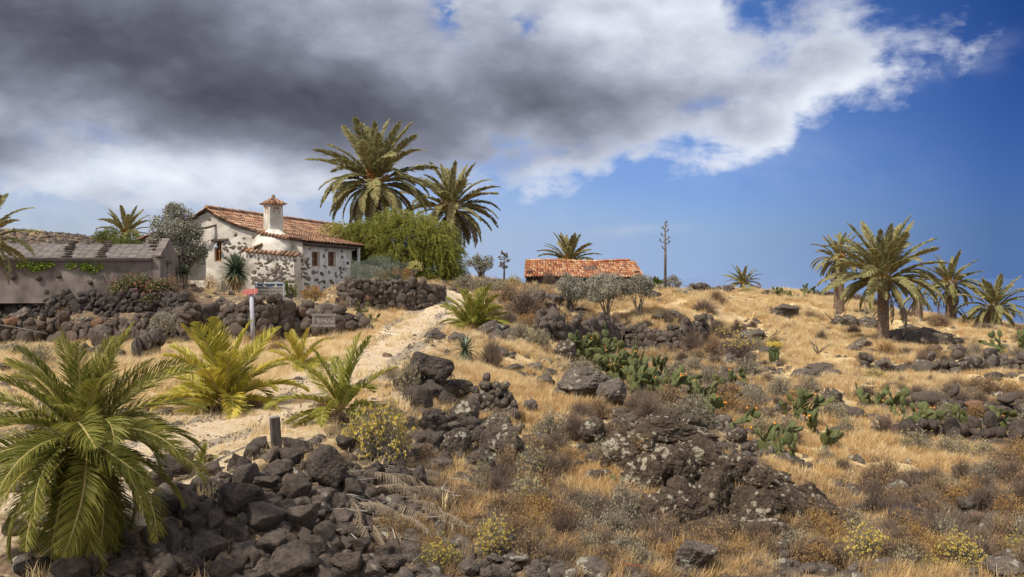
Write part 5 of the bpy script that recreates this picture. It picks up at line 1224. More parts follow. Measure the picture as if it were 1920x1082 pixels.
def rosette(name, label, cat, px, py, Rpx, n, w, mat, seed, Y=None, lift=0, leaf_parts=False, group=None, tmin=-30, skirt=0, trunk=0):
    g = G(px, py) if Y is None else at(px, py, Y); k = g.y / F; L = Rpx * k
    root = thing(name, label, cat, g, 0, group)
    if leaf_parts:
        base = [swordmesh(1, w, seed + q_, mat, 60, 60, name='leaf') for q_ in range(3)]
        V = []; r = random.Random(seed); lf = []
        for q_ in range(3):
            me = swordmesh(1, w, seed + q_, mat, 0, 0, seg=5, bend=.5, name='leaf'); lf.append(me)
        for i in range(n):
            a = (i + .5) / n; el = R(84 + (tmin - 84) * a ** .8) + r.gauss(0, .06); az = i * 2.39996
            link('leaf', r.choice(lf), root, (0, 0, lift * k), (Matrix.Rotation(az, 4, 'Z') @ Matrix.Rotation(-el, 4, 'Y')).to_euler(), (L * r.uniform(.85, 1.05),) * 3)
    else: link('leaves', swordmesh(n, w, seed, mat, tmin), root, (0, 0, lift * k), scl=L, kind='stuff')
    if skirt: link('dead_leaves', swordmesh(skirt, w, seed + 9, 'straw_brown', -86, -20, lenf=lambda e: 1.1), root, (0, 0, lift * k - L * .1), scl=L * 1.0, kind='stuff')
    if trunk: b = MB(); b.tube([(0, 0, -.2), (0, 0, lift * k * .5), (0.05, 0, lift * k)], trunk, 9); b.build('trunk', M['bark'], root, True)
    return root
rosette('yucca', 'tall round yucca with a skirt of dry leaves before the cottage', 'yucca', 442, 556, 37, 420, .030, 'spike', 4, Y=43.5, lift=50, tmin=-50, skirt=240, trunk=.16)
rosette('yucca', 'small dark yucca between the grey shed and the garden wall', 'yucca', 345, 520, 22, 140, .035, 'spike', 5, Y=43, lift=6, tmin=-10)
rosette('agave', 'blue green spiky agave rosette beside the track', 'agave', 872, 686, 44, 64, .040, 'spike', 6, lift=30, leaf_parts=True, tmin=-42)
rosette('agave', 'agave growing at the foot of the tall flower mast', 'agave', 1243, 548, 22, 26, .075, 'agave', 7, Y=67, lift=2, leaf_parts=True, tmin=5)
rosette('agave', 'second agave just right of the flower mast', 'agave', 1270, 556, 20, 24, .075, 'agave', 8, Y=65, lift=2, leaf_parts=True, tmin=5)
rosette('agave', 'third agave, far right below the grey shrub on the skyline', 'agave', 1285, 553, 14, 20, .075, 'agave', 9, Y=66, lift=2, leaf_parts=True, tmin=5)
# flower masts
def mast(label, px, py0, py1, Y, arms, r0=.10, tuft=False):
    a = at(px, py0, Y); b_ = at(px, py1, Y); h = b_.z - a.z; root = thing('agave_mast', label, 'flower stalk', a)
    b = MB(); b.tube([(0, 0, -.6), (.02, 0, h * .5), (0, 0, h)], [r0, r0 * .75, r0 * .35], 8, t=.2); b.build('stalk', M['log'], root, True)
    for f, L, s in arms:
        z = h * f; b = MB(); L *= Y / F; d = Vector((s * L, rnd.uniform(-.3, .3) * L, 0)); P_ = [(0, 0, z), tuple(Vector((0, 0, z)) + d * .7 + Vector((0, 0, L * .06))), tuple(Vector((0, 0, z)) + d + Vector((0, 0, L * .35)))]
        b.tube(P_, [r0 * .35, r0 * .3, r0 * .25], 5, t=.2)
        if tuft:
            for q_ in range(7): c_ = Vector(P_[-1]) + Vector((rnd.gauss(0, .1), rnd.gauss(0, .1), rnd.gauss(0, .07))); b.tube([c_, c_ + Vector((0, 0, .1))], [.07, .05], 5, t=rnd.random())
        else: b.tube([P_[-1], tuple(Vector(P_[-1]) + Vector((0, 0, .12)))], [.06, .045], 6, t=.1)
        b.build('arm', M['log'], root)
mast('tall bare agave flower mast standing against the sky', 1247, 548, 416, 67, [(.985, 3, 1), (.90, 5, -1), (.86, 6, 1), (.80, 7, -1), (.75, 7, 1), (.71, 10, -1), (.69, 8, 1), (.62, 5, -1), (.93, 3, 1)], .11)
mast('short distant agave flower stalk with tufted arms right of the pepper tree', 945, 518, 476, 66, [(.97, 2, 1), (.97, 2, -1), (.8, 5, 1), (.74, 6, -1), (.62, 6, 1), (.55, 7, -1), (.42, 6, -1), (.35, 5, 1)], .07, True)

# ================================================================ leafy crowns
def leafcloud(centers, n, size, seed, aspect=2.2, droop=0.0, shell=.55, tgrad=.35):
    """centers: (x,y,z,rx,ry,rz,weight); many small pointed leaves spread through the volumes"""
    r = np.random.default_rng(seed); C_ = np.array(centers, float); w = C_[:, 6] / C_[:, 6].sum(); k = r.choice(len(C_), n, p=w)
    d = r.normal(size=(n, 3)); d /= np.linalg.norm(d, axis=1)[:, None]; rad = shell + (1 - shell) * r.random(n) ** .6; rad *= 1 + .12 * r.normal(size=n)
    p = C_[k, :3] + d * rad[:, None] * C_[k, 3:6]
    cl = fbm(p * (2.2 / max(.1, C_[:, 3].mean())), 2, seed); keep = cl > -.55; p = p[keep]; d = d[keep]; n = len(p)
    a = r.normal(size=(n, 3)) * .8 + d * .6 + np.array([0, 0, -droop * 3]); a /= np.linalg.norm(a, axis=1)[:, None]
    b = np.cross(a, r.normal(size=(n, 3))); b /= np.linalg.norm(b, axis=1)[:, None]
    s = size * r.uniform(.6, 1.3, n)[:, None]; V = np.stack([p - b * s / aspect / 2, p + a * s * .45, p + b * s / aspect / 2 + a * s * .1, p + a * s], 1)
    V = np.stack([p, p + a * s * .5 + b * s / aspect / 2, p + a * s, p + a * s * .5 - b * s / aspect / 2], 1).reshape(-1, 3)
    Fq = np.arange(4 * n).reshape(n, 4); t = np.clip(.5 + .2 * r.normal(size=n) + tgrad * .6 * cl[keep], 0, 1)
    return V, Fq, np.repeat(t, 4)
def limbs(root, spec, mat='bark', name='trunk'):
    b = MB()
    for P_, r_ in spec: b.tube(P_, r_, 6)
    return b.build(name, M[mat], root, True)
def tree(label, px, pybase, blobs, Y, trunks, mat, n, size, seed, name='tree', cat='tree', group=None, aspect=2.2, droop=0, twigs=True, bz=None, tr=.07, shell=.45, bark='bark'):
    """blobs in photo pixels (px, py, rx, ry); depth thickness = rx"""
    g = at(px, pybase, Y) if bz is None else Vector(((px - 960) / F * Y, Y, bz)); k = Y / F; root = thing(name, label, cat, g, 0, group); C_ = []; r = random.Random(seed)
    for x, y, rx, ry in blobs:
        c = at(x, y, Y) - g; C_.append((c.x, r.uniform(-.3, .3) * rx * k, c.z, rx * k, rx * k * .9, ry * k, rx * ry))
    # clump each blob into sub clumps for an uneven outline
    D_ = []
    for c in C_:
        for q_ in range(7):
            d = Vector((r.gauss(0, 1), r.gauss(0, 1), r.gauss(0, 1))).normalized() * .62; f = r.uniform(.38, .6)
            D_.append((c[0] + d.x * c[3], c[1] + d.y * c[4], c[2] + d.z * c[5], c[3] * f, c[4] * f, c[5] * f, c[6] * f))
    V, Fq, t = leafcloud(D_, n, size, seed, aspect, droop, shell); link('crown', mesh('crown', V, Fq, M[mat], False, t), root)
    spec = []
    for tx in trunks:
        foot = Vector((tx * k, 0, -.15))
        for q_ in range(7):
            c = Vector(r.choice(D_)[:3]) if twigs else Vector(C_[0][:3]); m = foot.lerp(c, .42) + Vector((r.gauss(0, .08), r.gauss(0, .08), .15)); m.x = foot.x + (m.x - foot.x) * .6
            spec.append(([foot, foot.lerp(m, .5) + Vector((r.gauss(0, .03), 0, .05)), m, c], [tr, tr * .75, tr * .5, tr * .12]))
    limbs(root, spec, bark); return root
# pepper tree with hanging sprays
def pepper():
    Y = 54; k = Y / F; g = Vector(((765 - 960) / F * Y, Y, -.3)); root = thing('pepper_tree', 'broad weeping pepper tree between the cottage and the palms', 'tree', g); r = np.random.default_rng(5)
    blobs = [(700, 445, 52, 34), (760, 432, 60, 30), (820, 450, 42, 34), (740, 475, 70, 36), (810, 490, 52, 46), (845, 520, 26, 38), (680, 470, 28, 26), (640, 424, 30, 12), (790, 520, 46, 26), (856, 540, 16, 28), (835, 470, 34, 26), (735, 406, 30, 18), (775, 410, 34, 18), (660, 440, 26, 14), (805, 428, 34, 20), (700, 425, 40, 20)]
    V = []; Fq = []; T = []; n = 0; tot = sum(a * b for _, _, a, b in blobs)
    for x, y, rx, ry in blobs:
        c = at(x, y, Y) - g; c = np.array(c)
        for q_ in range(int(5200 * rx * ry / tot)):
            d = r.normal(size=3); d /= np.linalg.norm(d); rad = r.random() ** .4 * (1 + .35 * float(vnoise(d * 2.2 + x)))
            s = c + d * rad * np.array([rx * k, rx * k * .8, ry * k]); L = r.uniform(.3, 1.15) * (1.1 if y > 480 else .75); tt = np.clip(.5 + .25 * r.normal() + .55 * float(vnoise(s * 1.1)), 0, 1)
            out = np.array([d[0], d[1], 0]) * .25; m = max(5, int(L / .07)); p = s.copy(); v = out + np.array([0, 0, .05])
            for j in range(m):
                v = v + np.array([r.normal() * .02, r.normal() * .02, -.05]); st = v / np.linalg.norm(v) * .07; p = p + st
                a = r.uniform(0, 6.28); sd = np.array([math.cos(a), math.sin(a), -.35]) * .12; w = np.cross(sd, st); w = w / (np.linalg.norm(w) + 1e-6) * .026
                V += [p - sd, p + w, p + sd, p - w]; T += [tt] * 4; Fq.append((n, n + 1, n + 2, n + 3)); n += 4
    link('crown', mesh('crown', V, np.array(Fq), M['pepper'], False, T), root)
    spec = []
    for x, y in ((700, 440), (740, 430), (790, 440), (830, 470), (690, 470), (760, 460), (640, 428)):
        c = at(x, y, Y) - g; spec.append(([Vector((0, 0, -.3)), Vector((c.x * .2, 0, .6)), Vector((c.x * .6, .2, c.z * .6)), c], [.22, .18, .09, .02]))
    limbs(root, spec)
pepper()
tree('grey leaved tree in front of the cottage gable', 345, 540, [(330, 418, 40, 32), (305, 440, 28, 26), (355, 450, 34, 30), (330, 470, 44, 26), (372, 478, 20, 24), (290, 460, 18, 18), (325, 398, 18, 16)], 44.6, [-4, 0, 5], 'olive_grey', 19000, .11, 21, bz=-.6, tr=.08)
tree('rounded green bush behind the shed roof below a palm', 215, 475, [(208, 444, 26, 20), (240, 450, 30, 18), (190, 442, 14, 12), (262, 455, 22, 14)], 58, [0], 'green', 7000, .10, 22, name='bush', cat='bush', bz=.2)
OL = [('left olive tree of the row below the barn', 1070, 603, [(1068, 540, 26, 24), (1060, 525, 16, 12), (1085, 548, 18, 18)], 54), ('thin olive tree between the two left ones', 1099, 590, [(1100, 548, 18, 20), (1108, 535, 12, 10)], 58),
      ('fullest olive tree, in the middle of the row below the barn', 1138, 605, [(1136, 535, 34, 26), (1120, 550, 20, 18), (1155, 548, 20, 22), (1134, 518, 16, 10)], 53.5), ('right olive tree of the row with a clean single stem', 1197, 606, [(1196, 534, 28, 20), (1215, 545, 18, 14), (1180, 542, 16, 16)], 53.5)]
for i, (lb, px, py, bl_, Y) in enumerate(OL): tree(lb, px, py, bl_, Y, [-2, 1.5] if i != 3 else [0, .6], 'olive', 8000, .12, 30 + i, name='olive_tree', cat='olive tree', group='olive trees below the barn', aspect=3.2, tr=.055, shell=.25)
tree('small silvery sapling in the cut field behind the olive row', 1118, 583, [(1118, 560, 12, 12)], 59, [0], 'olive', 1200, .08, 41, name='sapling', cat='tree')
tree('pale dry bush at the foot of the middle olive trees', 1113, 612, [(1112, 592, 20, 14), (1100, 600, 12, 10), (1125, 600, 12, 10)], 52, [0], 'straw_brown', 2600, .05, 42, name='bush', cat='bush')
tree('dark leaved shrub on the skyline left of the distant flower stalk', 903, 520, [(893, 490, 12, 12), (912, 492, 13, 13), (900, 500, 22, 10), (878, 494, 8, 8), (895, 482, 6, 6)], 62, [-3, 2], 'olive_grey', 2600, .12, 43, name='bush', cat='bush')
tree('open leafed shrub at the foot of the tall flower mast, right side', 1262, 548, [(1262, 526, 13, 9), (1272, 532, 8, 8), (1252, 532, 8, 8)], 69, [0], 'olive_grey', 1300, .12, 44, name='bush', cat='bush')
tree('green prickly shrub left of the tall flower mast', 1234, 545, [(1230, 526, 7, 6), (1238, 530, 6, 6), (1226, 535, 7, 6)], 70, [0], 'green', 500, .18, 45, name='bush', cat='bush', aspect=1.5)
tree('oleander bush with dull red blossoms against the shed wall', 262, 592, [(255, 536, 44, 22), (285, 550, 36, 26), (230, 545, 26, 24), (262, 560, 42, 22), (300, 545, 18, 22)], 38.4, [-3, 3], 'oleander', 13000, .10, 46, name='oleander', cat='bush', bz=-1.5)
o_ = bpy.data.objects[-1] if False else None
V, Fq, t = leafcloud([(at(x, y, 38.0).x, 38.0, at(x, y, 38.0).z, rx * .0206, .7, ry * .0206, 1) for x, y, rx, ry in ((250, 526, 44, 16), (285, 535, 34, 18), (235, 530, 26, 16), (265, 545, 40, 18))], 300, .075, 5, 1.2, shell=.8)
ol = [o for o in COL.objects if o.name == 'oleander'][0]
link('blossoms', mesh('blossoms', V - np.array(ol.location), Fq, M['flower_red'], False, t), ol, kind='stuff')
tree('low grey green shrub tree standing on the straw path', 305, 637, [(306, 603, 22, 15), (292, 612, 14, 10), (322, 612, 12, 10), (306, 592, 12, 8)], 33.5, [0, 1], 'olive', 3400, .055, 47, name='bush', cat='bush', tr=.05)
gr = tree('green shrub with bright pink flowers beside the letter sign', 562, 632, [(566, 595, 18, 12), (550, 606, 14, 12), (580, 605, 12, 14), (566, 612, 18, 12), (535, 605, 10, 8)], 36.2, [0], 'green', 3400, .06, 48, name='bush', cat='bush')
for x, y in ((560, 580), (575, 578), (584, 602), (573, 608), (558, 608), (549, 610), (573, 603), (568, 579)):
    v, f = ico(2); c = at(x, y, 35.9) - gr.location; link('flower', mesh('flower', v * .045, f, M['flower_pink'], False, [.5] * len(v)), gr, c)
tree('narrow dark green conifer bush by the cottage corner', 545, 562, [(540, 540, 7, 18), (551, 545, 6, 14)], 44.4, [0], 'green', 1800, .06, 49, name='bush', cat='bush')
tree('round brown dry bush at the foot of the cottage window wall', 590, 566, [(588, 548, 18, 14), (575, 552, 12, 10), (602, 554, 10, 9)], 44.2, [0], 'rusty', 4200, .045, 50, name='bush', cat='bush')
tree('golden dry scrub left of the big yucca', 385, 565, [(375, 545, 26, 18), (400, 530, 16, 20), (350, 555, 20, 14), (395, 560, 18, 10)], 42.2, [0], 'rusty', 3600, .055, 51, name='scrub', cat='bush')
tree('reddish dry creeper tangled in the chain link fence', 745, 527, [(745, 510, 24, 12), (725, 515, 16, 9), (765, 512, 16, 10)], 45.2, [0], 'rusty', 4800, .05, 52, name='creeper', cat='bush')
tree('yellow green climber leaning over the wire fence', 722, 500, [(715, 478, 22, 7), (725, 486, 12, 6), (700, 486, 10, 8)], 45.6, [0], 'green', 1500, .06, 53, name='climber', cat='bush')
tree('pale succulent shrub on the terrace wall under the pepper tree', 775, 525, [(778, 495, 12, 6), (785, 502, 8, 6), (770, 500, 7, 5)], 45.2, [0], 'flower_pale', 500, .07, 54, name='bush', cat='bush')
tree('dull green thicket behind the wire fence', 690, 525, [(690, 505, 26, 16), (725, 508, 26, 16), (665, 508, 12, 14)], 47.5, [0], 'olive_grey', 4000, .07, 55, name='thicket', cat='bush')
tree('lime green weeds on the bank below the big yucca', 392, 575, [(388, 567, 16, 6), (410, 572, 14, 5)], 40, [0], 'ivy', 900, .05, 56, name='weeds', cat='bush', twigs=False)
tree('dry grey thicket on the bank left of the track bend', 838, 545, [(848, 538, 22, 14), (868, 528, 26, 16)], 56, [0], 'greygreen', 2600, .09, 57, name='thicket', cat='bush')
# ivy on the shed wall
V, Fq, t = leafcloud([(at(x, y, 38.0).x, 38.52 + (at(x, y, 38.0).x + 13.96) * .194, at(x, y, 38.0).z, rx * .0205, .05, ry * .0205, rx * ry) for x, y, rx, ry in ((52, 496, 16, 7), (78, 500, 14, 8), (95, 497, 10, 6), (68, 505, 8, 4), (132, 498, 10, 7), (158, 500, 14, 7), (172, 506, 10, 6), (28, 502, 7, 3), (184, 498, 6, 4))], 1100, .085, 5, 1.2, shell=.2)
iv = thing('climbing_plant', 'two patches of lime green creeper on the shed wall under the eave', 'creeper', (-17.5, 37.85, .2)); link('leaves', mesh('leaves', V - np.array(iv.location), Fq, M['ivy'], False, t), iv, kind='stuff')
# old tree snags near the far palms
def snag(label, px, py, Hpx, seed, mat='log', n=5, r0=.07):
    g = G(px, py); k = g.y / F; root = thing('dead_branch', label, 'dead tree', g); r = random.Random(seed); b = MB()
    for i in range(n):
        p = Vector((0, 0, 0)); d = Vector((r.gauss(0, .35), r.gauss(0, .3), 1)).normalized(); P_ = [p.copy()]
        for j in range(6): p = p + d * Hpx * k / 6 * r.uniform(.7, 1.1); d = (d + Vector((r.gauss(0, .35), r.gauss(0, .3), r.gauss(0, .2)))).normalized(); P_.append(p.copy())
        b.tube(P_, [r0 * (1 - j / 7.5) for j in range(7)], 5)
        if r.random() < .8: q_ = P_[3]; b.tube([q_, q_ + Vector((r.gauss(0, .4), 0, r.uniform(.1, .4))) * Hpx * k * .5], [r0 * .4, r0 * .1], 4)
    b.build('branches', M[mat], root)
snag('gnarled bare trunk beside the balanced boulder', 1563, 614, 46, 1, n=4); snag('twisting dead branch just left of the thick palm trunk', 1622, 612, 62, 2, n=3, r0=.06)
snag('two grey dead stems sticking up from the straw', 1536, 668, 40, 3, n=3, r0=.05); snag('dead grey branch stub on the golden grass slope', 1030, 806, 40, 4, 'deadwood', 2, .018)
snag('bleached bare twigs below the great lichened outcrop', 1205, 975, 50, 5, 'deadwood', 9, .012); snag('bare thin stems poking over the outcrop slab', 1228, 820, 42, 6, 'log', 3, .015)
# prickly pears
def padmesh(seed):
    v, f = ico(2); v2 = v.copy(); zz = (v[:, 2] + 1) / 2; w = .62 + .38 * np.sin(np.clip(zz, 0, 1) * 2.1); v2[:, 0] = v[:, 0] * .5 * w * (1 + .05 * seed); v2[:, 1] = v[:, 1] * .085; v2[:, 2] = zz
    v2[:, 1] += .05 * np.sin(zz * 3 + seed) * (seed - 1); r = np.random.default_rng(seed); return mesh('pad', v2, f, M['pad'], True, np.clip(.5 + .3 * r.normal(size=len(v)) * .3 + .2 * zz, 0, 1))
PADS = [padmesh(i) for i in range(4)]; _fv, _ff = ico(1); FRUIT = mesh('fruit', _fv * np.array([.026, .026, .036]), _ff, M['fruit'], True, [.5] * len(_fv))
CACT = []
def cactus(px, py, Hpx, n, seed, pad=.26, adj='prickly pear', label=None, lean=0, spread=1.0, fruit=.2):
    g = G(px, py); k = g.y / F; r = random.Random(seed); root = thing('prickly_pear', label or '', 'cactus', g, 0, 'prickly pear cacti')
    if not label: SC.append([root, 'prickly pear', adj, px, py, 'cactus', 'prickly pear cacti'])
    H_ = Hpx * k; stack = []; made = 0
    for i in range(max(2, n // 9)):
        p = Vector((r.gauss(0, .35) * H_ * .6 * spread, r.gauss(0, .3) * H_ * .5, -.05)); stack.append((p, Vector((r.gauss(lean, .45), r.gauss(0, .3), 1)).normalized(), 0))
    while stack and made < n:
        i = 0 if r.random() < .5 else r.randrange(len(stack)); p, d, gen = stack.pop(i); s = pad * r.uniform(.75, 1.15) * (1.1 if gen == 0 else 1)
        rot = d.to_track_quat('Z', 'Y').to_euler(); q_ = d.to_track_quat('Z', 'Y') @ Quaternion((0, 0, 1), r.uniform(0, 3.14)); o = link('pad', r.choice(PADS), root, p, q_.to_euler(), (s * r.uniform(.62, .9), s, s)); made += 1
        tip = p + d * s * .93
        if r.random() < fruit and gen > 0:
            for _ in range(r.choice((1, 2, 3))): link('fruit', FRUIT, root, tip + Vector((r.gauss(0, .06), r.gauss(0, .02), .0)))
        if tip.z < H_:
            for _ in range(r.choice((1, 2, 2, 3)) if gen < 2 else r.choice((1, 1, 2))):
                ax = q_ @ Vector((1, 0, 0)); nd = (d + ax * r.gauss(0, .65) + Vector((r.gauss(0, .2), r.gauss(0, .25), .12))).normalized()
                if nd.z < .05: nd.z = .15; nd.normalize()
                stack.append((tip - d * s * .05 + ax * r.uniform(-.15, .15) * s, nd, gen + 1))
    b = MB(); b.tube([(0, 0, -.1), (H_ * .12 + lean * .1, 0, H_ * .2), (H_ * .05, .05, H_ * .38)], [.07, .055, .04], 7); b.tube([(0, 0, -.05), (-H_ * .2, 0, H_ * .12), (-H_ * .3, 0, H_ * .3)], [.06, .05, .035], 7); b.build('stem', M['cork'], root, True)
    return root
for i, q_ in enumerate(((1085, 680, 52, 44), (1118, 690, 76, 70), (1150, 712, 74, 70), (1180, 728, 70, 70), (1130, 712, 40, 30), (1212, 746, 66, 60), (1240, 760, 50, 44), (1195, 752, 40, 24), (1225, 712, 34, 20), (1165, 672, 34, 16), (1256, 706, 22, 8))):
    cactus(*q_, 100 + i, pad=.33, adj='tall green', spread=1.1, fruit=.09)
for i, q_ in enumerate(((1290, 750, 22, 10), (1320, 742, 22, 9), (1372, 728, 34, 13), (1310, 762, 40, 18), (1335, 790, 38, 16), (1360, 806, 40, 14), (1300, 782, 26, 12), (1275, 778, 20, 8), (1500, 795, 48, 34), (1486, 790, 34, 16), (1530, 820, 36, 18), (1545, 850, 34, 14), (1455, 850, 44, 20), (1475, 866, 38, 14), (1440, 838, 30, 12), (1632, 772, 26, 14), (1665, 768, 44, 28), (1690, 790, 30, 18), (1715, 800, 34, 20), (1738, 806, 30, 16), (1790, 800, 32, 18), (1815, 806, 26, 14), (1860, 812, 30, 18), (1890, 806, 36, 22), (1912, 820, 30, 14), (1690, 812, 24, 12), (1900, 662, 34, 34), (1880, 668, 24, 18), (1390, 722, 22, 8))):
    cactus(*q_, 200 + i, pad=.27 if q_[1] > 700 else .36, adj='low green' if q_[2] < 30 else 'green', fruit=.06)
for q_ in ((1206, 862, 34, 6, 'slim cactus shoot on the left shoulder of the great lichened outcrop'), (1222, 905, 30, 9, 'cactus clump growing from a crack at the left of the great outcrop'), (1188, 918, 28, 6, 'small cactus on the golden grass left of the great outcrop')):
    cactus(q_[0], q_[1], q_[2], q_[3], q_[0], pad=.17, label=q_[4], fruit=0)
cactus(672, 604, 32, 22, 77, pad=.22, label='yellow green prickly pear at the end of the garden wall by the rope', fruit=0); cactus(690, 612, 22, 12, 78, pad=.2, label='smaller prickly pear trailing toward the track by the rope', fruit=0)
cactus(1188, 538, 14, 8, 79, pad=.5, label='fresh green cactus tuft at the right end of the barn roof', fruit=0)
for i, px in enumerate((1458, 1468, 1483, 1496, 1510, 1528, 1545)): cactus(px, 558, 12 + 8 * (i % 2), 8, 300 + i, pad=.38, adj='dark skyline', fruit=0)
# ================================================================ low shrubs of the slope (unit dome, shared meshes)
def ribbons(P, w, V, Fq, T, t, mi=None, m=0):
    """three sided thin twig along points"""
    n0 = len(V)
    for i, p in enumerate(P):
        d = P[min(i + 1, len(P) - 1)] - P[max(i - 1, 0)]; d = d / (np.linalg.norm(d) + 1e-9); a = np.cross(d, [.3, .8, .52]); a /= np.linalg.norm(a) + 1e-9; b = np.cross(d, a); ww = w * (1 - .75 * i / (len(P) - 1))
        for k in range(3): an = 2.094 * k; V.append(p + (a * math.cos(an) + b * math.sin(an)) * ww); T.append(t)
    for i in range(len(P) - 1):
        for k in range(3): Fq.append((n0 + i * 3 + k, n0 + i * 3 + (k + 1) % 3, n0 + (i + 1) * 3 + (k + 1) % 3, n0 + (i + 1) * 3 + k)); mi.append(m)
def shrubmesh(kind, seed):
    r = np.random.default_rng(seed); V = []; Fq = []; T = []; mi = []
    cf = {'twig': (190, .016, 'twig', None, None, 0, 0), 'grey': (140, .014, 'greytwig', 'greygreen', None, 1700, .095), 'gg': (120, .014, 'greytwig', 'greygreen', 'flower_pale', 1900, .095), 'yel': (170, .013, 'greytwig', 'greygreen', 'flower_yellow', 900, .075),
          'rust': (120, .014, 'twig', 'rusty', None, 1700, .085), 'yeltop': (180, .016, 'twig', 'greytwig', 'flower_yellow', 900, .08), 'bloom': (80, .012, 'greytwig', 'green', 'flower_yellow', 700, .07), 'brown': (150, .015, 'twig', 'straw_brown', None, 1200, .085)}[kind]
    N_, w, m0, m1, m2, leaves, ls = cf; mats = [M[m0], M[m1 or m0], M[m2 or m0]]; tips = []
    for i in range(N_):
        az = r.uniform(0, 6.28); el = math.asin(min(1, .12 + .88 * r.random() ** .8)); L = r.uniform(.8, 1.06); d = np.array([math.cos(az) * math.cos(el), math.sin(az) * math.cos(el), math.sin(el)])
        P = [d * np.array([1, 1, .3]) * .03]; 
        for j in range(1, 5): t = j / 4; P.append(d * L * t * np.array([t ** .35, t ** .35, 1]) + r.normal(size=3) * .035)
        ribbons(np.array(P), w, V, Fq, T, r.random(), mi, 0); tips.append(P[-1])
        for q_ in range(5 if kind in ('twig', 'yeltop', 'brown') else 3):
            s = P[2] + (P[3] - P[2]) * r.random(); e = s + (d + r.normal(size=3) * .55) * r.uniform(.14, .38); ribbons(np.array([s, (s + e) / 2 + r.normal(size=3) * .02, e]), w * .55, V, Fq, T, r.random(), mi, 0); tips.append(e)
    tips = np.array(tips)
    def quads(pos, size, m, asp=.5):
        for p in pos:
            a = r.normal(size=3) + np.array([0, 0, .7]) + p * .5; a /= np.linalg.norm(a); b = np.cross(a, r.normal(size=3)); b /= np.linalg.norm(b) + 1e-9; s = size * r.uniform(.6, 1.3); n0 = len(V)
            V.extend([p - b * s * asp * .5, p + b * s * asp * .5, p + a * s]); T.extend([float(np.clip(.5 + .3 * r.normal(), 0, 1))] * 3); Fq.append((n0, n0 + 1, n0 + 2)); mi.append(m)
    if leaves: quads(tips[r.integers(0, len(tips), leaves)] + r.normal(size=(leaves, 3)) * .06, ls, 1)
    if m2:
        tp = tips[(tips[:, 2] > (.62 if kind == 'yeltop' else .35 if kind != 'yel' else .15))]; nfl = {'gg': 90, 'yel': 420, 'yeltop': 120, 'bloom': 200}[kind]; hd = tp[r.integers(0, len(tp), nfl)]
        if kind in ('gg', 'yeltop'): hd = hd * np.array([1, 1, 1.05])
        for h in hd: quads(h + r.normal(size=(6, 3)) * np.array([.03, .03, .012]), .044, 2, 1.1)
    return mesh('shrub', V, Fq, None, False, T, mats, mi)
SH = {}
def shrub_me(kind): 
    if kind not in SH: SH[kind] = [shrubmesh(kind, 7 * i + len(SH)) for i in range(4 if kind in ('twig', 'grey', 'gg') else 2)]
    return rnd.choice(SH[kind])
SN = {'twig': 'bare brown bush', 'grey': 'grey leaved bush', 'gg': 'pale headed grey bush', 'yel': 'yellow flowering bush', 'rust': 'rusty dry bush', 'yeltop': 'yellow topped brown bush', 'bloom': 'green yellow bush', 'brown': 'dry brown bush'}
SGR = {'twig': 'bare brown bushes on the slope', 'grey': 'grey bushes on the slope', 'gg': 'grey bushes with pale heads', 'yel': 'yellow flowering bushes', 'rust': 'rusty dry bushes', 'yeltop': 'bushes crowned with yellow', 'bloom': 'green yellow bushes', 'brown': 'dry brown bushes'}
def shrub(px, py, w, h, kind, label=None):
    g = G(px, py); k = g.y / F; s = w * k / 2 * .95
    o = link('bush', shrub_me(kind), None, (g.x, g.y + s * .4, g.z - .03), (0, 0, rnd.uniform(0, 6.28)), (s, s, h * k * .95))
    o.location.x = (px - 960) / F * o.location.y
    o.location.z = max(g.z - .03, g.z * .5 + H(o.location.x, o.location.y) * .5 - .05)
    if label: tag(o, label, 'bush', SGR[kind])
    else: scat(o, SN[kind], ('large' if w > 62 else 'low' if h < 30 else 'rounded'), px, py, 'bush', SGR[kind])
    return o
shrub(712, 872, 125, 118, 'yel', 'large yellow flowering bush overhanging the dead fronds below the track palm'); shrub(742, 852, 62, 90, 'yel', 'yellow flowering bush behind the large one by the rocks'); shrub(672, 838, 70, 60, 'yel', 'part bare flowering bush between the track palm and the square block')
shrub(828, 1076, 90, 66, 'bloom', 'low golden flowering bush near the bottom edge beside the dark stones'); shrub(1452, 662, 34, 36, 'yeltop', 'yellow crowned bush beside the green column succulent')
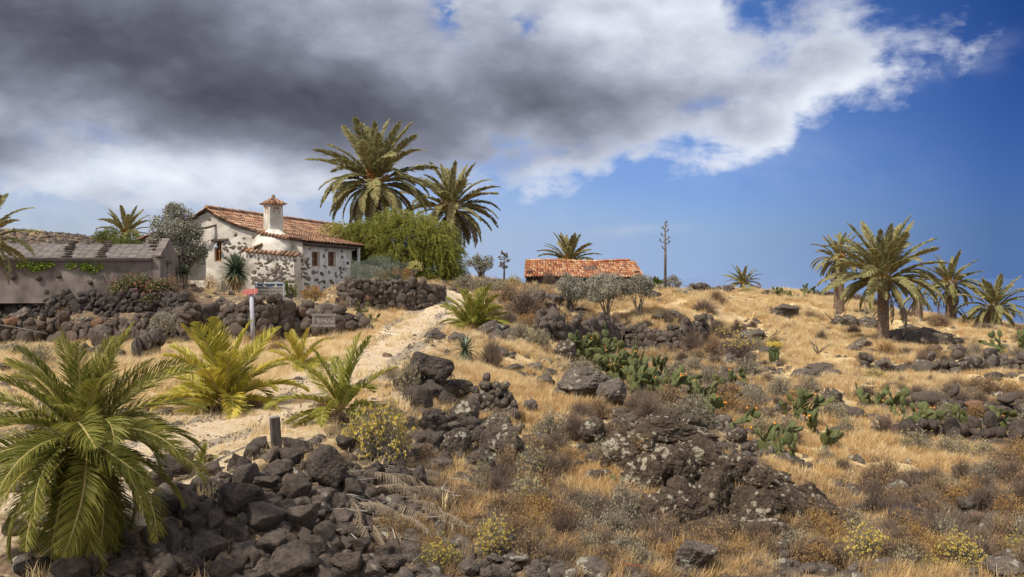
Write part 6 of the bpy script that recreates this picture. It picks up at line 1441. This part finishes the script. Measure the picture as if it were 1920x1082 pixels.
for q_ in ((925, 1045, 80, 76, 'yel'), (990, 955, 92, 62, 'gg'), (1000, 905, 84, 62, 'gg'), (905, 905, 40, 40, 'gg'), (895, 930, 40, 40, 'grey'), (765, 742, 56, 62, 'gg'), (735, 720, 40, 36, 'gg'), (922, 692, 58, 66, 'twig'), (985, 602, 92, 66, 'twig'), (955, 570, 60, 40, 'brown'), (1005, 570, 50, 30, 'grey'), (975, 640, 50, 36, 'grey'), (1170, 990, 92, 84, 'grey'), (1110, 960, 60, 40, 'grey'), (1090, 712, 84, 40, 'grey'), (1075, 745, 50, 34, 'grey'),
           (1358, 642, 46, 30, 'yeltop'), (1385, 684, 78, 54, 'yeltop'), (1420, 655, 34, 22, 'gg'), (1402, 706, 62, 36, 'grey'), (1462, 748, 58, 42, 'grey'), (1412, 770, 48, 44, 'grey'), (1360, 764, 54, 50, 'twig'), (1423, 815, 58, 38, 'gg'), (1478, 835, 72, 56, 'twig'), (1298, 660, 56, 46, 'twig'), (1200, 652, 38, 36, 'grey'), (1336, 668, 44, 40, 'brown'), (1010, 655, 56, 40, 'gg'), (1345, 632, 60, 36, 'twig'), (1385, 632, 50, 36, 'twig'), (1330, 720, 44, 34, 'grey'), (1300, 700, 40, 32, 'grey'),
           (1730, 694, 42, 38, 'twig'), (1562, 792, 62, 38, 'gg'), (1586, 818, 42, 36, 'gg'), (1518, 742, 52, 38, 'grey'), (1640, 716, 50, 26, 'yel'), (1660, 822, 62, 48, 'twig'), (1715, 852, 72, 42, 'gg'), (1785, 862, 84, 42, 'gg'), (1845, 868, 64, 40, 'gg'), (1772, 798, 52, 42, 'grey'), (1635, 952, 62, 62, 'twig'), (1805, 908, 64, 52, 'twig'), (1897, 918, 74, 66, 'twig'), (1625, 1064, 112, 80, 'yel'), (1700, 1078, 92, 50, 'gg'), (1800, 1074, 104, 72, 'yel'), (1897, 1044, 64, 42, 'bloom'), (1740, 1080, 60, 40, 'bloom'),
           (1475, 594, 54, 18, 'twig'), (1490, 588, 36, 16, 'brown'), (1762, 614, 56, 28, 'brown'), (1640, 575, 50, 22, 'twig'), (1600, 568, 60, 20, 'brown'), (1555, 556, 50, 16, 'twig'), (1400, 549, 34, 14, 'bloom'), (1420, 544, 24, 14, 'brown'), (1345, 540, 30, 10, 'twig'), (1300, 550, 40, 16, 'brown'), (1328, 549, 36, 14, 'twig'), (1362, 549, 40, 14, 'grey'), (1440, 553, 34, 12, 'twig'), (1585, 562, 50, 18, 'twig'), (1620, 572, 46, 18, 'grey'), (1520, 556, 40, 14, 'grey'), (1700, 596, 50, 18, 'twig'), (1850, 622, 50, 18, 'twig'), (1910, 628, 44, 18, 'brown'), (1320, 590, 70, 30, 'twig'), (1345, 570, 44, 26, 'brown'), (1310, 545, 50, 14, 'twig'), (1250, 608, 36, 30, 'twig'), (1280, 612, 30, 26, 'twig'), (1520, 600, 40, 18, 'brown'),
           (75, 692, 66, 46, 'gg'), (190, 722, 66, 42, 'gg'), (30, 668, 60, 26, 'grey'), (120, 655, 46, 20, 'twig'), (492, 642, 70, 24, 'rust'), (520, 660, 60, 20, 'rust'), (60, 720, 80, 40, 'grey'), (505, 555, 22, 12, 'rust'), (350, 575, 44, 34, 'brown'), (320, 565, 40, 50, 'brown'), (210, 580, 50, 18, 'brown'), (120, 592, 40, 18, 'rust'), (870, 540, 50, 24, 'grey'), (905, 548, 60, 28, 'grey'), (940, 548, 50, 24, 'gg'), (965, 535, 34, 20, 'bloom'), (925, 600, 46, 36, 'brown'), (955, 610, 50, 32, 'twig'), (900, 560, 40, 22, 'bloom'),
           (1030, 535, 34, 30, 'twig'), (1010, 590, 40, 26, 'brown'), (840, 745, 30, 22, 'grey'), (1040, 1040, 60, 40, 'brown'), (720, 930, 50, 30, 'twig'), (770, 900, 44, 34, 'brown'), (830, 960, 60, 36, 'twig'), (745, 1015, 60, 36, 'brown'), (810, 1040, 60, 36, 'rust'), (870, 950, 50, 34, 'brown'), (700, 1050, 44, 30, 'brown'), (900, 990, 50, 30, 'twig'), (640, 870, 36, 24, 'brown'), (1345, 905, 40, 24, 'brown'), (1270, 850, 34, 18, 'brown'), (1420, 890, 44, 22, 'twig'), (1500, 915, 44, 24, 'brown'), (1295, 1010, 60, 34, 'brown'), (1390, 1020, 70, 38, 'grey'), (1275, 1000, 50, 40, 'twig'), (1500, 1060, 90, 50, 'brown'), (1430, 1055, 70, 60, 'brown'), (800, 960, 60, 30, 'rust'), (860, 1000, 70, 40, 'rust'), (780, 1010, 80, 40, 'rust'), (720, 1000, 60, 36, 'rust'), (1580, 890, 60, 34, 'twig'), (1550, 870, 44, 30, 'grey'), (940, 960, 50, 40, 'twig'), (1050, 930, 40, 26, 'brown'), (1130, 770, 40, 26, 'brown'), (1050, 700, 30, 20, 'grey'),
           (610, 770, 60, 30, 'brown'), (330, 760, 50, 24, 'brown'), (470, 770, 60, 20, 'brown'), (680, 800, 60, 40, 'brown'), (730, 790, 50, 40, 'brown'), (800, 870, 40, 40, 'brown'), (1660, 740, 30, 24, 'brown'), (1745, 722, 20, 22, 'twig'), (1690, 722, 22, 20, 'twig'), (1870, 690, 34, 30, 'twig'), (1540, 640, 30, 24, 'twig'), (1600, 630, 40, 26, 'twig'), (1445, 590, 40, 16, 'brown'), (640, 590, 24, 30, 'brown'), (1020, 668, 30, 22, 'brown')):
    shrub(*q_)
# seeded fill between the listed ones, thick on the broken ground, absent from the straw
taken = [(e[3], e[4]) for e in SC]
n_ = 0
while n_ < 240:
    px = rnd.uniform(930, 1960); py = rnd.uniform(600, 1070)
    if any(abs(px - a) < 26 and abs(py - b_) < 16 for a, b_ in taken): continue
    st_ = float(zone(STRAW, np.array([px]), np.array([py]))[0])
    if st_ > .55 or rnd.random() < st_ or (1190 < px < 1640 and 800 < py < 1010) or (1060 < px < 1270 and 620 < py < 770): continue
    g_ = G(px, py); w_ = rnd.uniform(.55, 1.25) / g_.y * F; kind = rnd.choice(('grey', 'twig', 'twig', 'brown', 'brown', 'rust', 'twig'))
    shrub(px, py, min(w_, 80), min(w_, 80) * rnd.uniform(.5, .75), kind); taken.append((px, py)); n_ += 1
# weathered rocks breaking through the same ground
n_ = 0
while n_ < 215:
    px = rnd.uniform(800, 1960); py = rnd.uniform(590, 1075)
    st_ = float(zone(STRAW, np.array([px]), np.array([py]))[0])
    if rnd.random() < st_ * 1.1 or (1190 < px < 1640 and 800 < py < 1010) or (1060 < px < 1270 and 620 < py < 770) or (1150 < px < 1400 and py < 600): continue
    g_ = G(px, py); w_ = min(rnd.choice((.3, .4, .5, .8, 1.1)) * rnd.uniform(.8, 1.2) / g_.y * F, rnd.uniform(26, 48))
    kind = rnd.choice(('rock_grey', 'basalt_wall', 'rock_lichen', 'rock_grey'))
    rock_at(px, py, w_, w_ * rnd.uniform(.5, .8), kind, 4, what='rock', adj={'rock_grey': 'brown grey', 'basalt_wall': 'dark brown', 'rock_lichen': 'pale lichened'}[kind] + (' broad' if w_ > 40 else ' small' if w_ < 22 else ''), group='rocks breaking through the slope'); n_ += 1
# green column succulent with a yellow crown
g = G(1452, 686); k = g.y / F; su = thing('column_succulent', 'green columnar succulent with a yellow flowering crown on the straw', 'succulent', g)
b = MB()
for i in range(34): a = i * 2.4; rr_ = 9.5 * k * math.sqrt(i / 34); x = math.cos(a) * rr_; y = math.sin(a) * rr_; h_ = 36 * k * rnd.uniform(.62, 1.02); b.tube([(x * .55, y * .55, -.05), (x * .85, y * .85, h_ * .5), (x + rnd.gauss(0, .03), y, h_)], [.045, .05, .03], 5, t=rnd.random() * .5)
b.build('stems', M['pad'], su, True)
V, Fq, t = leafcloud([(0, 0, 40 * k, 17 * k, 14 * k, 5 * k, 1)], 420, .06, 3, 1.3, shell=.2); link('crown', mesh('crown', V, Fq, M['flower_yellow'], False, t), su)
# dead palm fronds on the ground below the yellow bush
DF = fronds('hi')['dead']
for i, (px, py, L_, az, el) in enumerate(((690, 900, 110, -.5, 10), (720, 925, 120, -.2, 2), (760, 930, 110, .1, 12), (700, 950, 100, -1.0, 0), (740, 960, 120, -.7, 5), (800, 935, 110, .35, 14), (660, 955, 90, -1.2, 5), (780, 965, 120, -.4, 5), (830, 925, 90, .5, 10), (655, 985, 100, -.8, 0), (700, 1000, 100, -1.3, 5), (430, 1040, 90, -1.9, -5), (410, 1050, 80, -.6, 0), (250, 980, 80, -1.2, -20), (350, 905, 60, -2.2, 0), (500, 940, 50, 2.6, 20), (740, 900, 90, -.1, 18), (860, 930, 70, -.3, 5)) + tuple((rnd.uniform(650, 880), rnd.uniform(885, 1010), rnd.uniform(60, 130), rnd.uniform(-1.4, .7), rnd.uniform(-5, 18)) for _ in range(16))):
    g = G(px, py); k = g.y / F; o = link('dead_palm_frond', rnd.choice(DF), None, g + Vector((0, 0, .10)), (Matrix.Rotation(az, 4, 'Z') @ Matrix.Rotation(-R(el), 4, 'Y') @ Matrix.Rotation(rnd.uniform(-.6, .6), 4, 'X')).to_euler(), (L_ * k,) * 3)
    scat(o, 'dry grey palm frond', 'fallen', px, py, 'dead frond', 'fallen palm fronds')
for i in range(60):
    px = rnd.uniform(650, 900); py = rnd.uniform(890, 1020); g = G(px, py); r_ = rnd.uniform(.15, .4); a = rnd.uniform(0, 6.28)
    b = MB() if i == 0 else b
    c = g + Vector((0, 0, rnd.uniform(.02, .16))); d = Vector((math.cos(a), math.sin(a) * .6, rnd.uniform(-.2, .35))) * r_; b.tube([c - d, c + Vector((0, 0, .03)), c + d], [.010, .008, .004], 4, t=rnd.random())
tag(b.build('brushwood', M['deadwood'], None, True), 'tangle of grey sticks among the fallen palm fronds', 'brushwood', kind='stuff')
b = MB()
for i in range(16): g = G(rnd.uniform(1165, 1210), 1045); a = rnd.uniform(0, 3.1); d = Vector((math.cos(a) * .2, .05, math.sin(a) * .12)); b.tube([g + Vector((0, 0, .02)), g + d], [.008, .003], 4)
tag(b.build('thorn_twig', M['deadwood'], None, True), 'pale thorn twig lying against the rusty tin shard', 'twig')

# ================================================================ grass, litter and pebbles by geometry nodes
LIB = bpy.data.collections.new('library')
def tuft(name, n, h, spread, w, mat, seed, lean=.5, seg=2, flat=0.0):
    r = np.random.default_rng(seed); V = []; Fq = []; T = []
    for i in range(n):
        a = r.uniform(0, 6.28); rr = spread * r.random() ** .6; p = np.array([math.cos(a) * rr, math.sin(a) * rr, 0]); L = h * r.uniform(.5, 1.1); la = r.uniform(0, 6.28); ln = abs(r.normal()) * lean; d = np.array([math.cos(la) * ln, math.sin(la) * ln, 1 - flat]); d /= np.linalg.norm(d)
        s = np.array([-math.sin(la + .7), math.cos(la + .7), 0]) * w * r.uniform(.7, 1.3); q1 = p + d * L * .55; q2 = p + d * L + np.array([math.cos(la), math.sin(la), -.45]) * L * .22 * r.random() * (1 + ln)
        b_ = len(V); V += [p - s, p + s, q1 + s * .75, q1 - s * .75, q2]; T += [float(np.clip(.45 + .28 * r.normal(), 0, 1))] * 5; Fq += [(b_, b_ + 1, b_ + 2, b_ + 3), (b_ + 3, b_ + 2, b_ + 4)]
    me = mesh(name, V, Fq, M[mat], False, T); o = bpy.data.objects.new(name, me); return o
def scatter(name, label, cat, srcs, dens_fn, count, smin, smax, seed, tilt=.15, sink=.02, ymax=105, power=1.15):
    r = np.random.default_rng(seed); cx = (gx[:-1, :-1] + gx[1:, 1:]) / 2; cy = (gy[:-1, :-1] + gy[1:, 1:]) / 2
    area = np.abs((gx[1:, :-1] - gx[:-1, :-1]) * (gy[:-1, 1:] - gy[:-1, :-1])); px = gpx[:-1, :-1]; py = gpy[:-1, :-1]
    dens = dens_fn(px, py, cx, cy) * area / cy ** power; dens[(cy < 8) | (cy > ymax) | (px < -200) | (px > 2120)] = 0
    td = np.minimum(TD[:-1, :-1], TD[1:, 1:])
    p = dens.ravel() / dens.sum(); idx = r.choice(p.size, count, p=p); i, j = np.unravel_index(idx, dens.shape)
    a, b_ = r.random(count), r.random(count); lerp = lambda A_: (A_[i, j] * (1 - a) + A_[i + 1, j] * a) * (1 - b_) + (A_[i, j + 1] * (1 - a) + A_[i + 1, j + 1] * a) * b_
    P_ = np.stack([lerp(gx), lerp(gy), lerp(Z) - sink], -1); me = mesh(name, P_, [], None)
    at_ = me.attributes.new('scl', 'FLOAT', 'POINT'); at_.data.foreach_set('value', (r.uniform(smin, smax, count) * (1 + .012 * np.clip(P_[:, 1] - 20, 0, 60))).astype(np.float32))
    ro = np.stack([r.normal(size=count) * tilt, r.normal(size=count) * tilt, r.uniform(0, 6.28, count)], -1); at_ = me.attributes.new('rot', 'FLOAT_VECTOR', 'POINT'); at_.data.foreach_set('vector', ro.astype(np.float32).ravel())
    o = link(name, me); tag(o, label, cat, kind='stuff'); c = bpy.data.collections.new(name + '_kinds'); LIB.children.link(c)
    for s in srcs: c.objects.link(s)
    ng = bpy.data.node_groups.new(name, 'GeometryNodeTree'); ng.interface.new_socket('Geometry', in_out='INPUT', socket_type='NodeSocketGeometry'); ng.interface.new_socket('Geometry', in_out='OUTPUT', socket_type='NodeSocketGeometry')
    N1 = ng.nodes.new; gi = N1('NodeGroupInput'); go = N1('NodeGroupOutput'); m2p = N1('GeometryNodeMeshToPoints'); iop = N1('GeometryNodeInstanceOnPoints'); ci = N1('GeometryNodeCollectionInfo'); ci.inputs['Collection'].default_value = c
    ci.inputs['Separate Children'].default_value = True; ci.inputs['Reset Children'].default_value = True; iop.inputs['Pick Instance'].default_value = True
    sa = N1('GeometryNodeInputNamedAttribute'); sa.data_type = 'FLOAT'; sa.inputs['Name'].default_value = 'scl'; ra = N1('GeometryNodeInputNamedAttribute'); ra.data_type = 'FLOAT_VECTOR'; ra.inputs['Name'].default_value = 'rot'; e2r = N1('FunctionNodeEulerToRotation')
    L_ = ng.links.new; L_(gi.outputs[0], m2p.inputs[0]); L_(m2p.outputs[0], iop.inputs['Points']); L_(ci.outputs[0], iop.inputs['Instance']); L_(sa.outputs['Attribute'], iop.inputs['Scale']); L_(ra.outputs['Attribute'], e2r.inputs[0]); L_(e2r.outputs[0], iop.inputs['Rotation']); L_(iop.outputs[0], go.inputs[0])
    md = o.modifiers.new('scatter', 'NODES'); md.node_group = ng; return o
straw_z = lambda px, py: np.clip(zone(STRAW, px, py), 0, 1.3); pale_z = lambda px, py: np.clip(zone(PALE, px, py), 0, 1.2); bare_z = lambda px, py: np.clip(zone(BARE, px, py), 0, 1)
tdc = TD[:-1, :-1]; offtrack = np.clip((tdc - .95) / .5, 0, 1)
warmth = lambda px, py: np.clip(np.exp(-(((px - 1040) / 240) ** 2 + ((py - 850) / 130) ** 2)) + .35 * (py > 820), 0, 1)
upper = lambda px, py: np.clip((760 - py) / 120, 0, 1)
clump = .01 + 1.0 * np.clip(fbm(P3[:-1, :-1] * .8, 3, 77) * 1.9 + .28, 0, 1)
scatter('dry_grass', 'pale straw grass standing over the upper slope and far terraces', 'grass', [tuft('straw_tuft', 46, .22, .16, .0055, 'straw', 200 + i, .45) for i in range(4)] + [tuft('tall_straw_tuft', 50, .31, .14, .0055, 'straw', 250 + i, .35) for i in range(2)],
        lambda px, py, X, Y: (straw_z(px, py) * (.25 + upper(px, py)) * offtrack * (1 - .9 * np.clip(pale_z(px, py), 0, 1)) + .02) * clump * (1 - .95 * bare_z(px, py)), 28000, .6, 1.15, 1)
scatter('golden_grass', 'golden dry grass between the rocks of the near slope', 'grass', [tuft('gold_tuft', 54, .21, .14, .0042, 'straw_gold', 300 + i, .42) for i in range(5)] + [tuft('tall_gold_tuft', 60, .30, .12, .0042, 'straw_gold', 350 + i, .35) for i in range(2)],
        lambda px, py, X, Y: (straw_z(px, py) * (.35 + warmth(px, py)) + .12 * (px > 800) + .5 * warmth(px, py) * (px > 850)) * offtrack * (1 - .75 * bare_z(px, py)) * clump * (px > 650), 29000, .55, 1.15, 2)
scatter('brown_grass', 'brown withered grass along the bottom of the slope', 'grass', [tuft('brown_tuft', 44, .26, .10, .003, 'straw_brown', 400 + i, .4) for i in range(4)],
        lambda px, py, X, Y: (.25 + .6 * (py > 900)) * (px > 780) * offtrack * clump * (1 - .3 * bare_z(px, py)), 9000, .5, 1.2, 3)
scatter('straw_litter', 'flattened bleached straw lying on the track verges and cut field', 'straw', [tuft('litter', 60, .16, .22, .0035, 'straw', 500 + i, 2.2, flat=.75) for i in range(4)],
        lambda px, py, X, Y: (pale_z(px, py) * 1.2 + .8 * (px < 900) * (py > 600) * (1 - bare_z(px, py)) + .25 * straw_z(px, py)) * (.25 + .75 * offtrack) * (py < 905), 26000, .5, 1.1, 4, sink=.0)
scatter('scrub_litter', 'grey dry twigs and herbs scattered between the rocks', 'undergrowth', [tuft('herb', 50, .20, .14, .004, 'greytwig', 600 + i, .8) for i in range(3)] + [tuft('herb_brown', 60, .18, .14, .005, 'straw_brown', 640 + i, .9) for i in range(3)],
        lambda px, py, X, Y: (.35 + bare_z(px, py) * .6) * (1 - .8 * np.clip(straw_z(px, py), 0, 1)) * offtrack * (px > 780) * clump, 15000, .6, 1.3, 5)
pb = []
for i in range(5):
    o = bpy.data.objects.new('stone_bit', rockmesh(2, 800 + i, M['rock_grey' if i % 2 else 'basalt_wall'], 7, .08)); o.scale = (1, .8, .6); pb.append(o)
for o in pb: o.data.transform(Matrix.Diagonal((.09, .075, .055, 1))); o.scale = (1, 1, 1)
scatter('scattered_stones', 'small stones strewn over the bare ground of the slope', 'stones', pb, lambda px, py, X, Y: (.18 + bare_z(px, py)) * (1 - .7 * np.clip(straw_z(px, py), 0, 1)) * offtrack * (.3 + .7 * (px > 700)) * (1 - .97 * np.clip(pale_z(px, py), 0, 1)) + .03 * (py > 600) * (1 - np.clip(pale_z(px, py), 0, 1)), 15000, .35, 1.9, 6, tilt=.4, sink=-.01)
peb = []
for i in range(3):
    o = bpy.data.objects.new('pebble', rockmesh(1, 900 + i, M['rock_grey'], 6, .08)); o.data.transform(Matrix.Diagonal((.035, .03, .022, 1))); peb.append(o)
scatter('gravel', 'dark gravel along the wheel ruts of the track', 'gravel', peb, lambda px, py, X, Y: np.exp(-((tdc - .78) / .4) ** 2) * (Y < 48) + .25 * (px > 800) * (py > 900), 3600, .3, .9, 7, tilt=.4, sink=-.035)
finish_labels()
print('objects', len(bpy.data.objects), 'meshes', len(bpy.data.meshes), 'tris', sum(len(m.polygons) for m in bpy.data.meshes))
